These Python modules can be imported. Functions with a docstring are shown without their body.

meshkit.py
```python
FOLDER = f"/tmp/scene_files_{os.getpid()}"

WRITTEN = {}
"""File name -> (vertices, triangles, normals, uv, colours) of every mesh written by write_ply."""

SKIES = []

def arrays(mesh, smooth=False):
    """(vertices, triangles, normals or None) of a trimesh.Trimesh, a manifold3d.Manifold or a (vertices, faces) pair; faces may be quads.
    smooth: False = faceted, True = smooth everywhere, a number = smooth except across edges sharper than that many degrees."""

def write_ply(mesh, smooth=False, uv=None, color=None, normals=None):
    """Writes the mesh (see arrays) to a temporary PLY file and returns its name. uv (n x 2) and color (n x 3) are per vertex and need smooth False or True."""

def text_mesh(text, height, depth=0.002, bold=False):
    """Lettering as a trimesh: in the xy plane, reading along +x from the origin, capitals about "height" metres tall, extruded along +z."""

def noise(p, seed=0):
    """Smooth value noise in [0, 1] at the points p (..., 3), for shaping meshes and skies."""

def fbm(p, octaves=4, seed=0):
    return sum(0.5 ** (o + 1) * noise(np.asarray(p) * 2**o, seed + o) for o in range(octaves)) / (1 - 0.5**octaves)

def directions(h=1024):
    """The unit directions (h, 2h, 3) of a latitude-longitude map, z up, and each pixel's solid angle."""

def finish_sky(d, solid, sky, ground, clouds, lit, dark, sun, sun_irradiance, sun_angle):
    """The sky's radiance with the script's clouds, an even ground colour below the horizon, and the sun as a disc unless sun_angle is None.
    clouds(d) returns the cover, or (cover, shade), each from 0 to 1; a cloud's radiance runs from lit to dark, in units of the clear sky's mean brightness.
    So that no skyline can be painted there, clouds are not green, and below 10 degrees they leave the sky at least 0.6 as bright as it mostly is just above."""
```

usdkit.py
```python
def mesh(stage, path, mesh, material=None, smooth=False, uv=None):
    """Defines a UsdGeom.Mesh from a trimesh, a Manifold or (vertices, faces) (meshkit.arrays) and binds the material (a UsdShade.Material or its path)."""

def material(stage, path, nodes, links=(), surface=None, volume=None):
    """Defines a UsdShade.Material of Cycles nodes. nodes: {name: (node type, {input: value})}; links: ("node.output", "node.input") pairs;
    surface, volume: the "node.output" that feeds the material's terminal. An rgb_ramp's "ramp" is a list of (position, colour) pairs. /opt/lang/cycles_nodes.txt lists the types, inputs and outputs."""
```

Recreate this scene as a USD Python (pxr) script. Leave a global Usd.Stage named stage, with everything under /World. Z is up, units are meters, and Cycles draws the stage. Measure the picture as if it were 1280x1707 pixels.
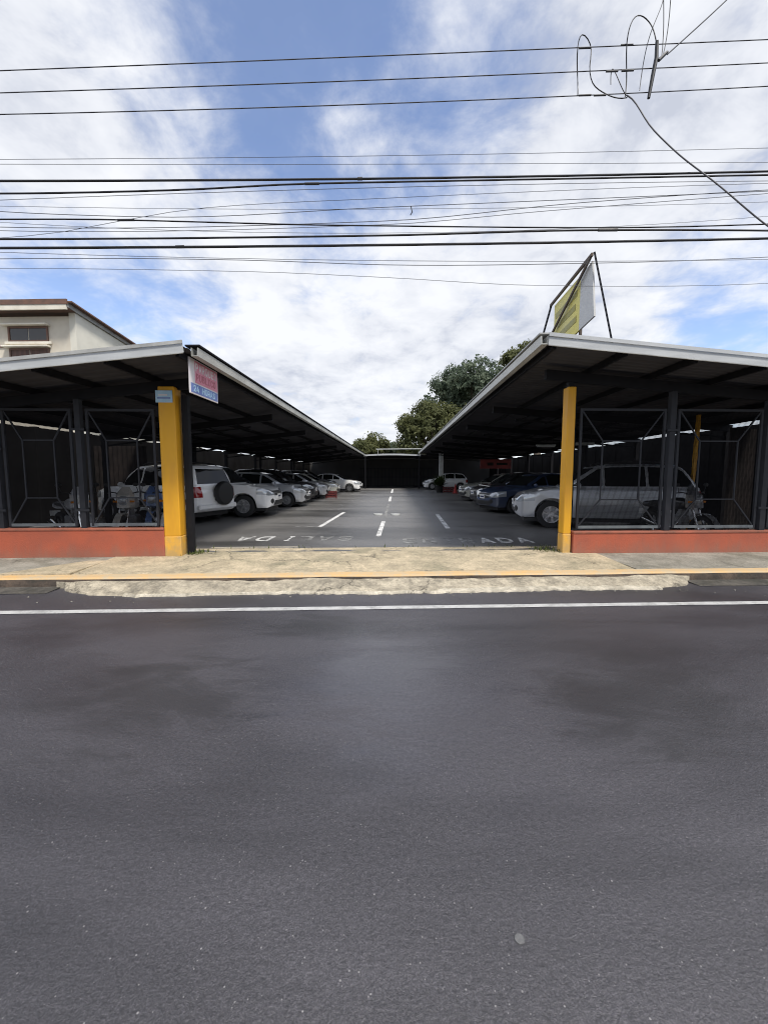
import math, random, numpy as np, trimesh, usdkit, meshkit
import manifold3d as m3
import shapely.geometry as sg
import shapely.ops as so
from pxr import Usd, UsdGeom, UsdLux, UsdShade, Gf, Sdf

# ------------------------------------------------------------------ stage, camera, light
stage = Usd.Stage.CreateInMemory()
UsdGeom.SetStageUpAxis(stage, UsdGeom.Tokens.z)
UsdGeom.SetStageMetersPerUnit(stage, 1.0)
UsdGeom.Xform.Define(stage, '/World')
UsdGeom.Scope.Define(stage, '/World/Looks')
PI = math.pi

EXPOSURE = 1.5
SUN_EL, SUN_AZ = math.radians(58), math.radians(140)      # azimuth = atan2(x, y)
SKY_STRENGTH, SUN_INT, SUN_ANGLE = 0.09, 0.4, 11.0

cam = UsdGeom.Camera.Define(stage, '/World/camera')
PITCH, YAW = math.radians(5.235), math.radians(1.646)
cam.AddTranslateOp().Set(Gf.Vec3d(0, 0, 1.6))
cam.AddRotateZOp().Set(math.degrees(YAW))
cam.AddRotateXOp().Set(90 - math.degrees(PITCH))
cam.CreateHorizontalApertureAttr(36.0)
cam.CreateFocalLengthAttr(36.0 * 693 / 1280)
cam.CreateClippingRangeAttr(Gf.Vec2f(0.05, 5000))
cam.CreateExposureAttr(EXPOSURE)

_fw = np.array([-math.sin(YAW) * math.cos(PITCH), math.cos(YAW) * math.cos(PITCH), -math.sin(PITCH)])
_rt = np.array([math.cos(YAW), math.sin(YAW), 0]); _up = np.cross(_rt, _fw)
def ray(px, py):
    r = _fw + _rt * (px - 640) / 693 - _up * (py - 853.5) / 693
    return r / np.linalg.norm(r)
def at_v(px, py, v, s=0.07):              # point of the photograph on the upright plane y - s x = v
    r = ray(px, py); t = v / (r[1] - s * r[0])
    return np.array([0, 0, 1.6]) + r * t

def M(name, nodes, links=(), surface='p.BSDF', volume=None):
    return usdkit.material(stage, '/World/Looks/' + name, nodes, links, surface=surface, volume=volume)

# sky: physical sky with broken cloud
def sky_material():
    n, l = {}, []
    n['sky'] = ('sky_texture', dict(sky_type='single_scattering', sun_disc=False, sun_elevation=SUN_EL, sun_rotation=SUN_AZ, air_density=1.0, aerosol_density=0.6, ozone_density=1.5, altitude=1100.0))
    n['tc'] = ('texture_coordinate', {})
    n['sep'] = ('separate_xyz', {}); l.append(('tc.generated', 'sep.vector'))
    # cloud layer: direction / (z + 0.18)
    n['zz'] = ('math', dict(math_type='add', value2=0.22)); l.append(('sep.z', 'zz.value1'))
    n['zm'] = ('math', dict(math_type='maximum', value2=0.05)); l.append(('zz.value', 'zm.value1'))
    n['dx'] = ('math', dict(math_type='divide')); l += [('sep.x', 'dx.value1'), ('zm.value', 'dx.value2')]
    n['dy'] = ('math', dict(math_type='divide')); l += [('sep.y', 'dy.value1'), ('zm.value', 'dy.value2')]
    n['cv'] = ('combine_xyz', dict(z=3.1)); l += [('dx.value', 'cv.x'), ('dy.value', 'cv.y')]
    n['n1'] = ('noise_texture', dict(scale=1.7, detail=9.0, roughness=0.6, distortion=0.35)); l.append(('cv.vector', 'n1.vector'))
    n['n2'] = ('noise_texture', dict(scale=5.2, detail=7.0, roughness=0.6, distortion=0.25)); l.append(('cv.vector', 'n2.vector'))
    n['n3'] = ('noise_texture', dict(scale=1.3, detail=4.0, roughness=0.5)); 
    n['off'] = ('vector_math', dict(math_type='add', vector2=(3.7, 1.9, 0))); l += [('cv.vector', 'off.vector1'), ('off.vector', 'n3.vector')]
    # openings and banks where the photograph has them
    last = None
    spots = [(420, 225, 175, -.30), (545, 95, 150, -.22), (255, 55, 130, -.20), (745, 195, 110, -.20), (845, 95, 150, -.17), (205, 525, 120, -.26),
             (60, 470, 90, -.16), (1190, 515, 105, -.24), (835, 480, 80, -.12), (580, 385, 90, -.12), (300, 490, 80, -.15),
             (90, 170, 230, .22), (1060, 270, 240, .24), (600, 620, 260, .24), (950, 430, 160, .14), (625, 215, 70, .16), (400, 420, 120, .1)]
    for i, (px, py, rad, w) in enumerate(spots):
        w *= 0.85
        d = ray(px, py)
        n[f'd{i}'] = ('vector_math', dict(math_type='distance', vector2=tuple(d))); l.append(('tc.generated', f'd{i}.vector1'))
        n[f'm{i}'] = ('map_range', dict(range_type='smoothstep', from_min=0.0, from_max=1.5 * rad / 693, to_min=w, to_max=0.0, clamp=True)); l.append((f'd{i}.value', f'm{i}.value'))
        n[f'a{i}'] = ('math', dict(math_type='add', value1=0.0)); l.append((f'm{i}.result', f'a{i}.value2'))
        if last: l.append((last, f'a{i}.value1'))
        last = f'a{i}.value'
    n['b0'] = ('math', dict(math_type='multiply_add', value2=0.72)); l += [('n1.fac', 'b0.value1'), (last, 'b0.value3')]
    n['b1'] = ('math', dict(math_type='multiply_add', value2=0.62)); l += [('n2.fac', 'b1.value1'), ('b0.value', 'b1.value3')]
    n['cover'] = ('map_range', dict(range_type='smoothstep', from_min=0.41, from_max=0.79, to_min=0.07, to_max=0.98, clamp=True)); l.append(('b1.value', 'cover.value'))
    n['shade'] = ('rgb_ramp', dict(ramp=[(0.36, (2.4, 2.55, 2.95)), (0.47, (3.35, 3.45, 3.7)), (0.58, (3.85, 3.92, 4.08))])); 
    n['sh'] = ('math', dict(math_type='multiply_add', value2=0.45)); l += [('n3.fac', 'sh.value1')]
    n['sh2'] = ('math', dict(math_type='multiply', value2=0.55)); l += [('n2.fac', 'sh2.value1'), ('sh2.value', 'sh.value3'), ('sh.value', 'shade.fac')]
    n['blue'] = ('mix', dict(mix_type='multiply', fac=1.0, color2=(0.92, 0.88, 0.92))); l.append(('sky.color', 'blue.color1'))
    n['mix'] = ('mix', dict(mix_type='mix')); l += [('cover.result', 'mix.fac'), ('blue.color', 'mix.color1'), ('shade.color', 'mix.color2')]
    n['bg'] = ('background_shader', dict(strength=SKY_STRENGTH)); l.append(('mix.color', 'bg.color'))
    return M('sky_look', n, l, surface='bg.background')
dome = UsdLux.DomeLight.Define(stage, '/World/sky')
dome.CreateIntensityAttr(1.0)
UsdShade.MaterialBindingAPI.Apply(dome.GetPrim()).Bind(sky_material())
dome.GetPrim().SetCustomDataByKey('kind', 'structure')
sun = UsdLux.DistantLight.Define(stage, '/World/sun')
sun.CreateIntensityAttr(SUN_INT); sun.CreateAngleAttr(SUN_ANGLE); sun.CreateNormalizeAttr(True)
sun.CreateColorAttr(Gf.Vec3f(1.0, 0.95, 0.88))
sun.AddRotateZOp().Set(-math.degrees(SUN_AZ) + 180)     # -z axis turned towards the ground, from the sun's azimuth
sun.AddRotateXOp().Set(90 - math.degrees(SUN_EL))

# ------------------------------------------------------------------ helpers
_used = {}
def numbered(parent, name):
    k = (parent, name); i = _used.get(k, 0); _used[k] = i + 1
    return name if i == 0 else f'{name}_{i:03d}'
def pathof(p):
    return '/World' if p is None else (p if isinstance(p, str) else str(p.GetPath()))
def tag(prim, label=None, cat=None, group=None, kind=None):
    for k, v in (('label', label), ('category', cat), ('group', group), ('kind', kind)):
        if v: prim.SetCustomDataByKey(k, v)
    return prim
def thing(name, label, cat, loc=(0, 0, 0), rotz=0.0, group=None):
    pth = '/World/' + numbered('/World', name)
    x = UsdGeom.Xform.Define(stage, pth)
    x.AddTranslateOp().Set(Gf.Vec3d(*map(float, loc))); x.AddRotateZOp().Set(float(rotz))
    return tag(x.GetPrim(), label, cat, group)
def obj(name, mesh, mat, parent=None, smooth=False, label=None, cat=None, group=None, kind=None):
    base = pathof(parent)
    pth = base + '/' + numbered(base, name)
    if isinstance(mesh, list): mesh = cat_mesh(mesh)
    p = usdkit.mesh(stage, pth, mesh, mat, smooth=smooth).GetPrim()
    return tag(p, label, cat, group, kind)
def cat_mesh(ms):
    V, Fc, n = [], [], 0
    for m in ms:
        v, f, _ = meshkit.arrays(m)
        V.append(v); Fc.append(f + n); n += len(v)
    return trimesh.Trimesh(np.vstack(V), np.vstack(Fc), process=False)
def box(x0, x1, y0, y1, z0, z1):
    m = trimesh.creation.box([x1 - x0, y1 - y0, z1 - z0]); m.apply_translation([(x0 + x1) / 2, (y0 + y1) / 2, (z0 + z1) / 2]); return m
def rbox(x0, x1, y0, y1, z0, z1, r=0.01):   # box with chamfered edges
    pts = []
    for sx in (0, 1):
        for sy in (0, 1):
            for sz in (0, 1):
                c = np.array([(x0, x1)[sx], (y0, y1)[sy], (z0, z1)[sz]]); d = np.array([1 - 2 * sx, 1 - 2 * sy, 1 - 2 * sz]) * r
                for k in range(3):
                    e = d.copy(); e[k] = 0; pts.append(c + e)
    return trimesh.convex.convex_hull(np.array(pts))
def beam(a, b, w, h, up=(0, 0, 1)):
    a, b = np.asarray(a, float), np.asarray(b, float); d = b - a; L = np.linalg.norm(d); d /= L
    u = np.asarray(up, float)
    if abs(d @ u) > 0.98: u = np.array([0, 1.0, 0])
    s = np.cross(d, u); s /= np.linalg.norm(s); t = np.cross(s, d)
    m = trimesh.creation.box([L, w, h]); T = np.eye(4); T[:3, 0] = d; T[:3, 1] = s; T[:3, 2] = t; T[:3, 3] = (a + b) / 2
    m.apply_transform(T); return m
def tube(pts, r, sides=6):
    p = np.asarray(pts, float); n = len(p); r = np.broadcast_to(r, (n,))
    t = np.gradient(p, axis=0); t /= np.linalg.norm(t, axis=1, keepdims=True) + 1e-12
    ref = np.array([0, 0, 1.0]) if abs(t[:, 2]).mean() < 0.8 else np.array([1.0, 0, 0])
    a = np.cross(t, ref); a /= np.linalg.norm(a, axis=1, keepdims=True) + 1e-12; b = np.cross(t, a)
    ang = np.arange(sides) * 2 * PI / sides
    v = p[:, None] + r[:, None, None] * (np.cos(ang)[None, :, None] * a[:, None] + np.sin(ang)[None, :, None] * b[:, None])
    v = v.reshape(-1, 3); f = []
    for i in range(n - 1):
        for j in range(sides):
            k = (j + 1) % sides
            f += [[i * sides + j, (i + 1) * sides + k, i * sides + k], [i * sides + j, (i + 1) * sides + j, (i + 1) * sides + k]]
    for j in range(1, sides - 1):
        f += [[0, j, j + 1], [(n - 1) * sides, (n - 1) * sides + j + 1, (n - 1) * sides + j]]
    return trimesh.Trimesh(v, f, process=False)
def spline(pts, n=40):
    p = np.asarray(pts, float)
    from scipy.interpolate import CubicSpline
    d = np.r_[0, np.cumsum(np.linalg.norm(np.diff(p, axis=0), axis=1) ** 0.5)]
    return CubicSpline(d, p)(np.linspace(0, d[-1], n))
def cyl(a, b, r, n=16): return tube([a, b], r, n)
def extrude(poly, h):
    return trimesh.creation.extrude_polygon(poly, h, engine='earcut')
def xz(poly, y0, y1):      # polygon in (x, z) extruded along y
    m = extrude(poly, y1 - y0); v = np.array(m.vertices); f = m.faces
    return trimesh.Trimesh(np.c_[v[:, 0], y0 + v[:, 2], v[:, 1]], f[:, ::-1], process=False)
def yz(poly, x0, x1):      # polygon in (y, z) extruded along x
    m = extrude(poly, x1 - x0); v = np.array(m.vertices); f = m.faces
    return trimesh.Trimesh(np.c_[x0 + v[:, 2], v[:, 0], v[:, 1]], f, process=False)
def moved(m, loc=(0, 0, 0), rz=0.0):
    m = m.copy()
    if rz: m.apply_transform(trimesh.transformations.rotation_matrix(rz, [0, 0, 1]))
    m.apply_translation(loc); return m
def man(m):
    m = trimesh.Trimesh(np.array(m.vertices), np.array(m.faces), process=False); m.merge_vertices(digits_vertex=6)
    return m3.Manifold(m3.Mesh(np.asarray(m.vertices, np.float32), np.asarray(m.faces, np.uint32)))
def tri(mf):
    m = mf.to_mesh(); return trimesh.Trimesh(np.array(m.vert_properties[:, :3], float), np.array(m.tri_verts, int), process=False)

# ------------------------------------------------------------------ materials
def surf(name, color, color2=None, scale=6.0, rough=0.6, bump=0.0, bscale=60.0, metallic=0.0, coat=0.0, spec=0.5, detail=6.0, ramp=(0.35, 0.65), stretch=None, space='geometry.position', dirt=None):
    """Two-tone noise surface with a fine bump."""
    color2 = color2 or tuple(c * 0.78 for c in color)
    n = {'p': ('principled_bsdf', dict(roughness=rough, metallic=metallic, coat_weight=coat, specular_ior_level=spec)),
         'geometry': ('geometry', {}), 'texture_coordinate': ('texture_coordinate', {}),
         'mp': ('mapping', dict(scale=stretch or (1, 1, 1))),
         'n': ('noise_texture', dict(scale=scale, detail=detail, roughness=0.6)),
         'r': ('rgb_ramp', dict(ramp=[(ramp[0], color2), (ramp[1], color)])),
         'rr': ('map_range', dict(from_min=0.3, from_max=0.7, to_min=max(rough - 0.1, 0.02), to_max=min(rough + 0.1, 1)))}
    l = [(space, 'mp.vector'), ('mp.vector', 'n.vector'), ('n.fac', 'r.fac'), ('r.color', 'p.base_color'), ('n.fac', 'rr.value'), ('rr.result', 'p.roughness')]
    if bump:
        n['nb'] = ('noise_texture', dict(scale=bscale, detail=3.0)); n['b'] = ('bump', dict(strength=bump, distance=0.01))
        l += [(space, 'nb.vector'), ('nb.fac', 'b.height'), ('b.normal', 'p.normal')]
    if dirt:
        n['sz'] = ('separate_xyz', {}); n['dn'] = ('noise_texture', dict(scale=7.0, detail=6.0, roughness=0.7)); n['dm'] = ('mapping', dict(scale=(1, 1, 0.25)))
        n['da'] = ('math', dict(math_type='multiply_add', value2=-0.55)); n['dr'] = ('map_range', dict(range_type='smoothstep', from_min=-0.22, from_max=0.16, to_min=0.65, to_max=0.0, clamp=True)); n['dx'] = ('mix', dict(mix_type='mix', color2=dirt))
        l.remove(('r.color', 'p.base_color'))
        l += [(space, 'sz.vector'), (space, 'dm.vector'), ('dm.vector', 'dn.vector'), ('dn.fac', 'da.value1'), ('sz.z', 'da.value3'), ('da.value', 'dr.value'), ('dr.result', 'dx.fac'), ('r.color', 'dx.color1'), ('dx.color', 'p.base_color')]
    return M(name, n, l)

def asphalt(name, c_dark, c_mid, rough, patch=0.5, speck=(0.2, 0.195, 0.195), polished=None, painted_reflections=()):
    n = {'g': ('geometry', {}), 'p': ('principled_bsdf', dict(specular_ior_level=0.65)),
         'big': ('noise_texture', dict(scale=0.55, detail=5.0, roughness=0.6, distortion=0.4)),
         'mp': ('mapping', dict(scale=(0.35, 1.0, 1.0))),
         'rb': ('rgb_ramp', dict(ramp=[(0.36, c_dark), (0.56, c_mid)])),
         'fine': ('noise_texture', dict(scale=150.0, detail=4.0, roughness=0.75)),
         'rf': ('rgb_ramp', dict(ramp=[(0.32, (0.35, 0.35, 0.36)), (0.5, (0.95, 0.95, 0.95)), (0.7, (2.2, 2.15, 2.15))])),
         'mul': ('mix', dict(mix_type='multiply', fac=0.85)),
         'mid': ('noise_texture', dict(scale=45.0, detail=5.0, roughness=0.7)), 'rm': ('rgb_ramp', dict(ramp=[(0.35, (0.62, 0.62, 0.63)), (0.62, (1.2, 1.19, 1.19))])), 'mul2': ('mix', dict(mix_type='multiply', fac=0.9)),
         'vor': ('voronoi_texture', dict(scale=95.0, feature='f1', randomness=1.0)),
         'rad': ('white_noise_texture', dict(dimensions='3D')),
         'rv': ('map_range', dict(from_min=0.93, from_max=1.0, to_min=0.05, to_max=0.32, clamp=True)),
         'lt': ('math', dict(math_type='less_than')),
         'sp': ('mix', dict(mix_type='mix', color2=speck)),
         'rr': ('map_range', dict(from_min=0.3, from_max=0.7, to_min=rough - 0.1, to_max=rough + 0.09)),
         'bs': ('math', dict(math_type='multiply_add', value2=0.5)),
         'vb': ('voronoi_texture', dict(scale=75.0, feature='smooth_f1', smoothness=0.4)),
         'b': ('bump', dict(strength=0.45, distance=0.012))}
    l = [('g.position', 'mp.vector'), ('mp.vector', 'big.vector'), ('big.fac', 'rb.fac'), ('g.position', 'fine.vector'), ('fine.fac', 'rf.fac'),
         ('rb.color', 'mul.color1'), ('rf.color', 'mul.color2'), ('g.position', 'vor.vector'), ('vor.position', 'rad.vector'), ('rad.value', 'rv.value'),
         ('vor.distance', 'lt.value1'), ('rv.result', 'lt.value2'), ('lt.value', 'sp.fac'), ('g.position', 'mid.vector'), ('mid.fac', 'rm.fac'), ('mul.color', 'mul2.color1'), ('rm.color', 'mul2.color2'), ('mul2.color', 'sp.color1'), ('sp.color', 'p.base_color'),
         ('big.fac', 'rr.value'), ('rr.result', 'p.roughness'), ('g.position', 'vb.vector'), ('vb.distance', 'bs.value1'), ('fine.fac', 'bs.value3'),
         ('bs.value', 'b.height'), ('b.normal', 'p.normal')]
    if painted_reflections or polished:
        n['edge'] = ('noise_texture', dict(scale=2.6, detail=8.0, roughness=0.72, distortion=0.6)); n['em'] = ('mapping', dict(scale=(0.45, 1.0, 1.0)))
        l += [('g.position', 'em.vector'), ('em.vector', 'edge.vector')]
    prev = 'sp.color'
    for i, (cx, cy, rad) in enumerate(painted_reflections):       # dark patches painted into the colour as reflections of the roofs
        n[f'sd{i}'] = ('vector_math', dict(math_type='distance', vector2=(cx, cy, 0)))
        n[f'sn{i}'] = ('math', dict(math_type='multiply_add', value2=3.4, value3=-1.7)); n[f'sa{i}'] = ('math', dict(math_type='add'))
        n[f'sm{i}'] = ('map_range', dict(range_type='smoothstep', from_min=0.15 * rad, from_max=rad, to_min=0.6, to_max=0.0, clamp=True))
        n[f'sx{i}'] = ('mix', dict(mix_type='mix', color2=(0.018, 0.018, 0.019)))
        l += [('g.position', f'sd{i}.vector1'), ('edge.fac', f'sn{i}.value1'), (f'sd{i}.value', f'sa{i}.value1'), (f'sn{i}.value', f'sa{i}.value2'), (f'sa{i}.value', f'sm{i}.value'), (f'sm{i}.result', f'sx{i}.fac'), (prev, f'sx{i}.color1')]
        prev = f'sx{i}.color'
    if painted_reflections: l.remove(('sp.color', 'p.base_color')); l.append((prev, 'p.base_color'))
    if polished:        # traffic-polished patch: smoother, no change of colour
        (cx, cy, rad) = polished
        n['pd'] = ('vector_math', dict(math_type='distance', vector2=(cx, cy, 0)))
        n['pn'] = ('math', dict(math_type='multiply_add', value2=2.6, value3=-1.3))
        n['ps'] = ('math', dict(math_type='add'))
        n['pm'] = ('map_range', dict(range_type='smoothstep', from_min=0.1, from_max=rad * 1.25, to_min=0.24, to_max=0.0, clamp=True))
        n['pr'] = ('math', dict(math_type='subtract')); n['pb'] = ('math', dict(math_type='multiply_add', value2=-1.3, value3=0.45))
        l.remove(('rr.result', 'p.roughness'))
        l += [('g.position', 'pd.vector1'), ('edge.fac', 'pn.value1'), ('pd.value', 'ps.value1'), ('pn.value', 'ps.value2'), ('ps.value', 'pm.value'), ('rr.result', 'pr.value1'), ('pm.result', 'pr.value2'), ('pr.value', 'p.roughness'), ('pm.result', 'pb.value1'), ('pb.value', 'b.strength')]
    return M(name, n, l)

def worn_paint(name, paint, base, amount, scale=9.0, rough=0.6, soft=0.08):
    """Paint worn through to what lies below, in irregular patches."""
    n = {'g': ('geometry', {}), 'p': ('principled_bsdf', dict(roughness=rough)),
         'n': ('noise_texture', dict(scale=scale, detail=8.0, roughness=0.72)),
         'n2': ('noise_texture', dict(scale=scale * 9, detail=4.0, roughness=0.7)),
         'm': ('math', dict(math_type='multiply_add', value2=0.4)),
         'w': ('map_range', dict(from_min=amount * 1.4 - soft, from_max=amount * 1.4 + soft, clamp=True)),
         'x': ('mix', dict(mix_type='mix', color1=base, color2=paint)),
         'b': ('bump', dict(strength=0.4, distance=0.01))}
    l = [('g.position', 'n.vector'), ('g.position', 'n2.vector'), ('n2.fac', 'm.value1'), ('n.fac', 'm.value3'), ('m.value', 'w.value'), ('w.result', 'x.fac'), ('x.color', 'p.base_color'),
         ('n2.fac', 'b.height'), ('b.normal', 'p.normal')]
    return M(name, n, l)

def concrete(name, light, dark, stain, rough=0.85, scale=2.2):
    n = {'g': ('geometry', {}), 'p': ('principled_bsdf', dict(roughness=rough, specular_ior_level=0.35)),
         'n': ('noise_texture', dict(scale=scale, detail=9.0, roughness=0.66, distortion=0.4)),
         'r': ('rgb_ramp', dict(ramp=[(0.34, dark), (0.5, tuple(0.5 * (a + b) for a, b in zip(light, dark))), (0.64, light)])),
         's': ('noise_texture', dict(scale=0.9, detail=7.0, roughness=0.7, distortion=0.8)),
         'sr': ('map_range', dict(from_min=0.5, from_max=0.68, to_min=0.0, to_max=0.75, clamp=True)),
         'x': ('mix', dict(mix_type='mix', color2=stain)),
         'f': ('noise_texture', dict(scale=26.0, detail=7.0, roughness=0.75)),
         'fr': ('rgb_ramp', dict(ramp=[(0.34, (0.5, 0.5, 0.5)), (0.5, (0.95, 0.95, 0.95)), (0.66, (1.25, 1.24, 1.22))])),
         'mu': ('mix', dict(mix_type='multiply', fac=0.7)),
         'cd': ('noise_texture', dict(scale=2.5, detail=5.0, roughness=0.65)), 'cs': ('vector_math', dict(math_type='multiply_add', vector2=(0.55, 0.55, 0.55))),
         'cv': ('voronoi_texture', dict(scale=0.5, feature='distance_to_edge')), 'cm': ('map_range', dict(from_min=0.002, from_max=0.009, to_min=0.8, to_max=0.0, clamp=True)), 'ck': ('map_range', dict(from_min=0.46, from_max=0.56, clamp=True)), 'cq': ('math', dict(math_type='multiply')), 'cx': ('mix', dict(mix_type='mix', color2=(0.05, 0.045, 0.035))),
         'bs': ('math', dict(math_type='multiply_add', value2=1.5)),
         'b': ('bump', dict(strength=0.6, distance=0.015))}
    l = [('g.position', 'n.vector'), ('n.fac', 'r.fac'), ('g.position', 's.vector'), ('s.fac', 'sr.value'), ('sr.result', 'x.fac'), ('r.color', 'x.color1'),
         ('g.position', 'f.vector'), ('f.fac', 'fr.fac'), ('x.color', 'mu.color1'), ('fr.color', 'mu.color2'), ('g.position', 'cd.vector'), ('cd.color', 'cs.vector1'), ('g.position', 'cs.vector3'), ('cs.vector', 'cv.vector'), ('cv.distance', 'cm.value'), ('s.fac', 'ck.value'), ('ck.result', 'cq.value1'), ('cm.result', 'cq.value2'), ('cq.value', 'cx.fac'), ('mu.color', 'cx.color1'), ('cx.color', 'p.base_color'),
         ('n.fac', 'bs.value1'), ('f.fac', 'bs.value3'), ('bs.value', 'b.height'), ('b.normal', 'p.normal')]
    return M(name, n, l)

ASPH_R = asphalt('road_asphalt', (0.025, 0.0245, 0.028), (0.056, 0.054, 0.061), 0.44, polished=(0.05, 3.2, 1.35), painted_reflections=((1.9, 2.95, .95), (-1.75, 2.85, .85), (-0.9, 4.2, .5)))  # dark roof reflections either side of the polished patch are part of the colour
ASPH_L = asphalt('lot_asphalt', (0.062, 0.061, 0.058), (0.145, 0.142, 0.136), 0.42)
GROUND = surf('bare_ground', (0.16, 0.14, 0.11), (0.1, 0.1, 0.07), 0.8, 0.95)
LINE_W = worn_paint('edge_line_paint', (0.45, 0.45, 0.44), (0.11, 0.11, 0.11), 0.40, 6.0, soft=0.2)
LOT_W = worn_paint('lot_line_paint', (0.7, 0.7, 0.68), (0.10, 0.098, 0.094), 0.46, 6.0)
LOT_W2 = worn_paint('lot_word_paint', (0.66, 0.66, 0.64), (0.11, 0.108, 0.104), 0.47, 7.0, soft=0.12)
LOT_W3 = worn_paint('faded_word_paint', (0.36, 0.36, 0.345), (0.10, 0.098, 0.094), 0.535, 6.0, soft=0.14)
CONC_W = concrete('sidewalk_concrete', (0.32, 0.30, 0.255), (0.19, 0.18, 0.15), (0.12, 0.115, 0.085))
CONC_D = concrete('driveway_concrete', (0.52, 0.435, 0.30), (0.31, 0.265, 0.185), (0.19, 0.18, 0.12), scale=3.4)
CONC_A = concrete('apron_concrete', (0.47, 0.415, 0.315), (0.22, 0.195, 0.15), (0.10, 0.092, 0.075), scale=5.5)
CONC_P = concrete('pale_cement', (0.55, 0.50, 0.40), (0.33, 0.30, 0.235), (0.25, 0.22, 0.17), scale=5.0)
KERB_Y = worn_paint('kerb_yellow_paint', (0.60, 0.36, 0.13), (0.44, 0.36, 0.24), 0.52, 3.0, 0.85, 0.16)
KERB_F = concrete('shaded_dirty_kerb_face', (0.13, 0.095, 0.07), (0.06, 0.05, 0.042), (0.04, 0.035, 0.03))  # kerb face coloured dark for its shade as well as dirt
GUT_D = concrete('gutter_dirt', (0.11, 0.10, 0.085), (0.05, 0.047, 0.042), (0.035, 0.035, 0.028), scale=6.0)
RED_WALL = surf('terracotta_paint', (0.38, 0.088, 0.043), (0.31, 0.078, 0.042), 2.2, 0.75, 0.35, 60.0, ramp=(0.36, 0.6), dirt=(0.2, 0.12, 0.085))
RED_CAP = surf('terracotta_cap', (0.36, 0.11, 0.065), (0.2, 0.08, 0.05), 4.0, 0.8, 0.3, 60.0)
YELLOW = surf('yellow_post_paint', (0.64, 0.32, 0.010), (0.58, 0.28, 0.014), 5.0, 0.55, 0.2, 50.0, stretch=(1, 1, 0.25), ramp=(0.38, 0.58))
YELLOW_D = surf('scuffed_yellow_paint', (0.68, 0.36, 0.04), (0.5, 0.30, 0.09), 9.0, 0.7, 0.3, 60.0, dirt=(0.3, 0.24, 0.13))
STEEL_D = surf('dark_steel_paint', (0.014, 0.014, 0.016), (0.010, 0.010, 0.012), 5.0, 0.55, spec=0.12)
STEEL_G = surf('grey_gate_steel', (0.030, 0.031, 0.036), (0.021, 0.022, 0.026), 6.0, 0.5, spec=0.15)
STEEL_B = surf('gate_bottom_rail_steel', (0.13, 0.15, 0.155), (0.08, 0.09, 0.10), 7.0, 0.55)
MESH_W = surf('mesh_wire', (0.008, 0.008, 0.009), (0.006, 0.006, 0.007), 5.0, 0.6, spec=0.0)
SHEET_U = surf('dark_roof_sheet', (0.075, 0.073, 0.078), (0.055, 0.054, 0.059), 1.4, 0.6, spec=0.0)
FASCIA = surf('pale_fascia_metal', (0.46, 0.47, 0.47), (0.35, 0.36, 0.36), 2.5, 0.45, 0.05, 20.0, stretch=(0.4, 0.4, 3))
FASCIA2 = surf('weathered_fascia', (0.40, 0.40, 0.38), (0.26, 0.26, 0.25), 3.0, 0.6)
GUTTER = surf('gutter_metal', (0.50, 0.50, 0.47), (0.36, 0.36, 0.33), 1.5, 0.5)
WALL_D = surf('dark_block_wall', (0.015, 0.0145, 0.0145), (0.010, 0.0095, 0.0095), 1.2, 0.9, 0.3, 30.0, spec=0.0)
WALL_B = surf('brown_sheet', (0.036, 0.03, 0.028), (0.02, 0.018, 0.017), 2.0, 0.7, spec=0.0)
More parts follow.
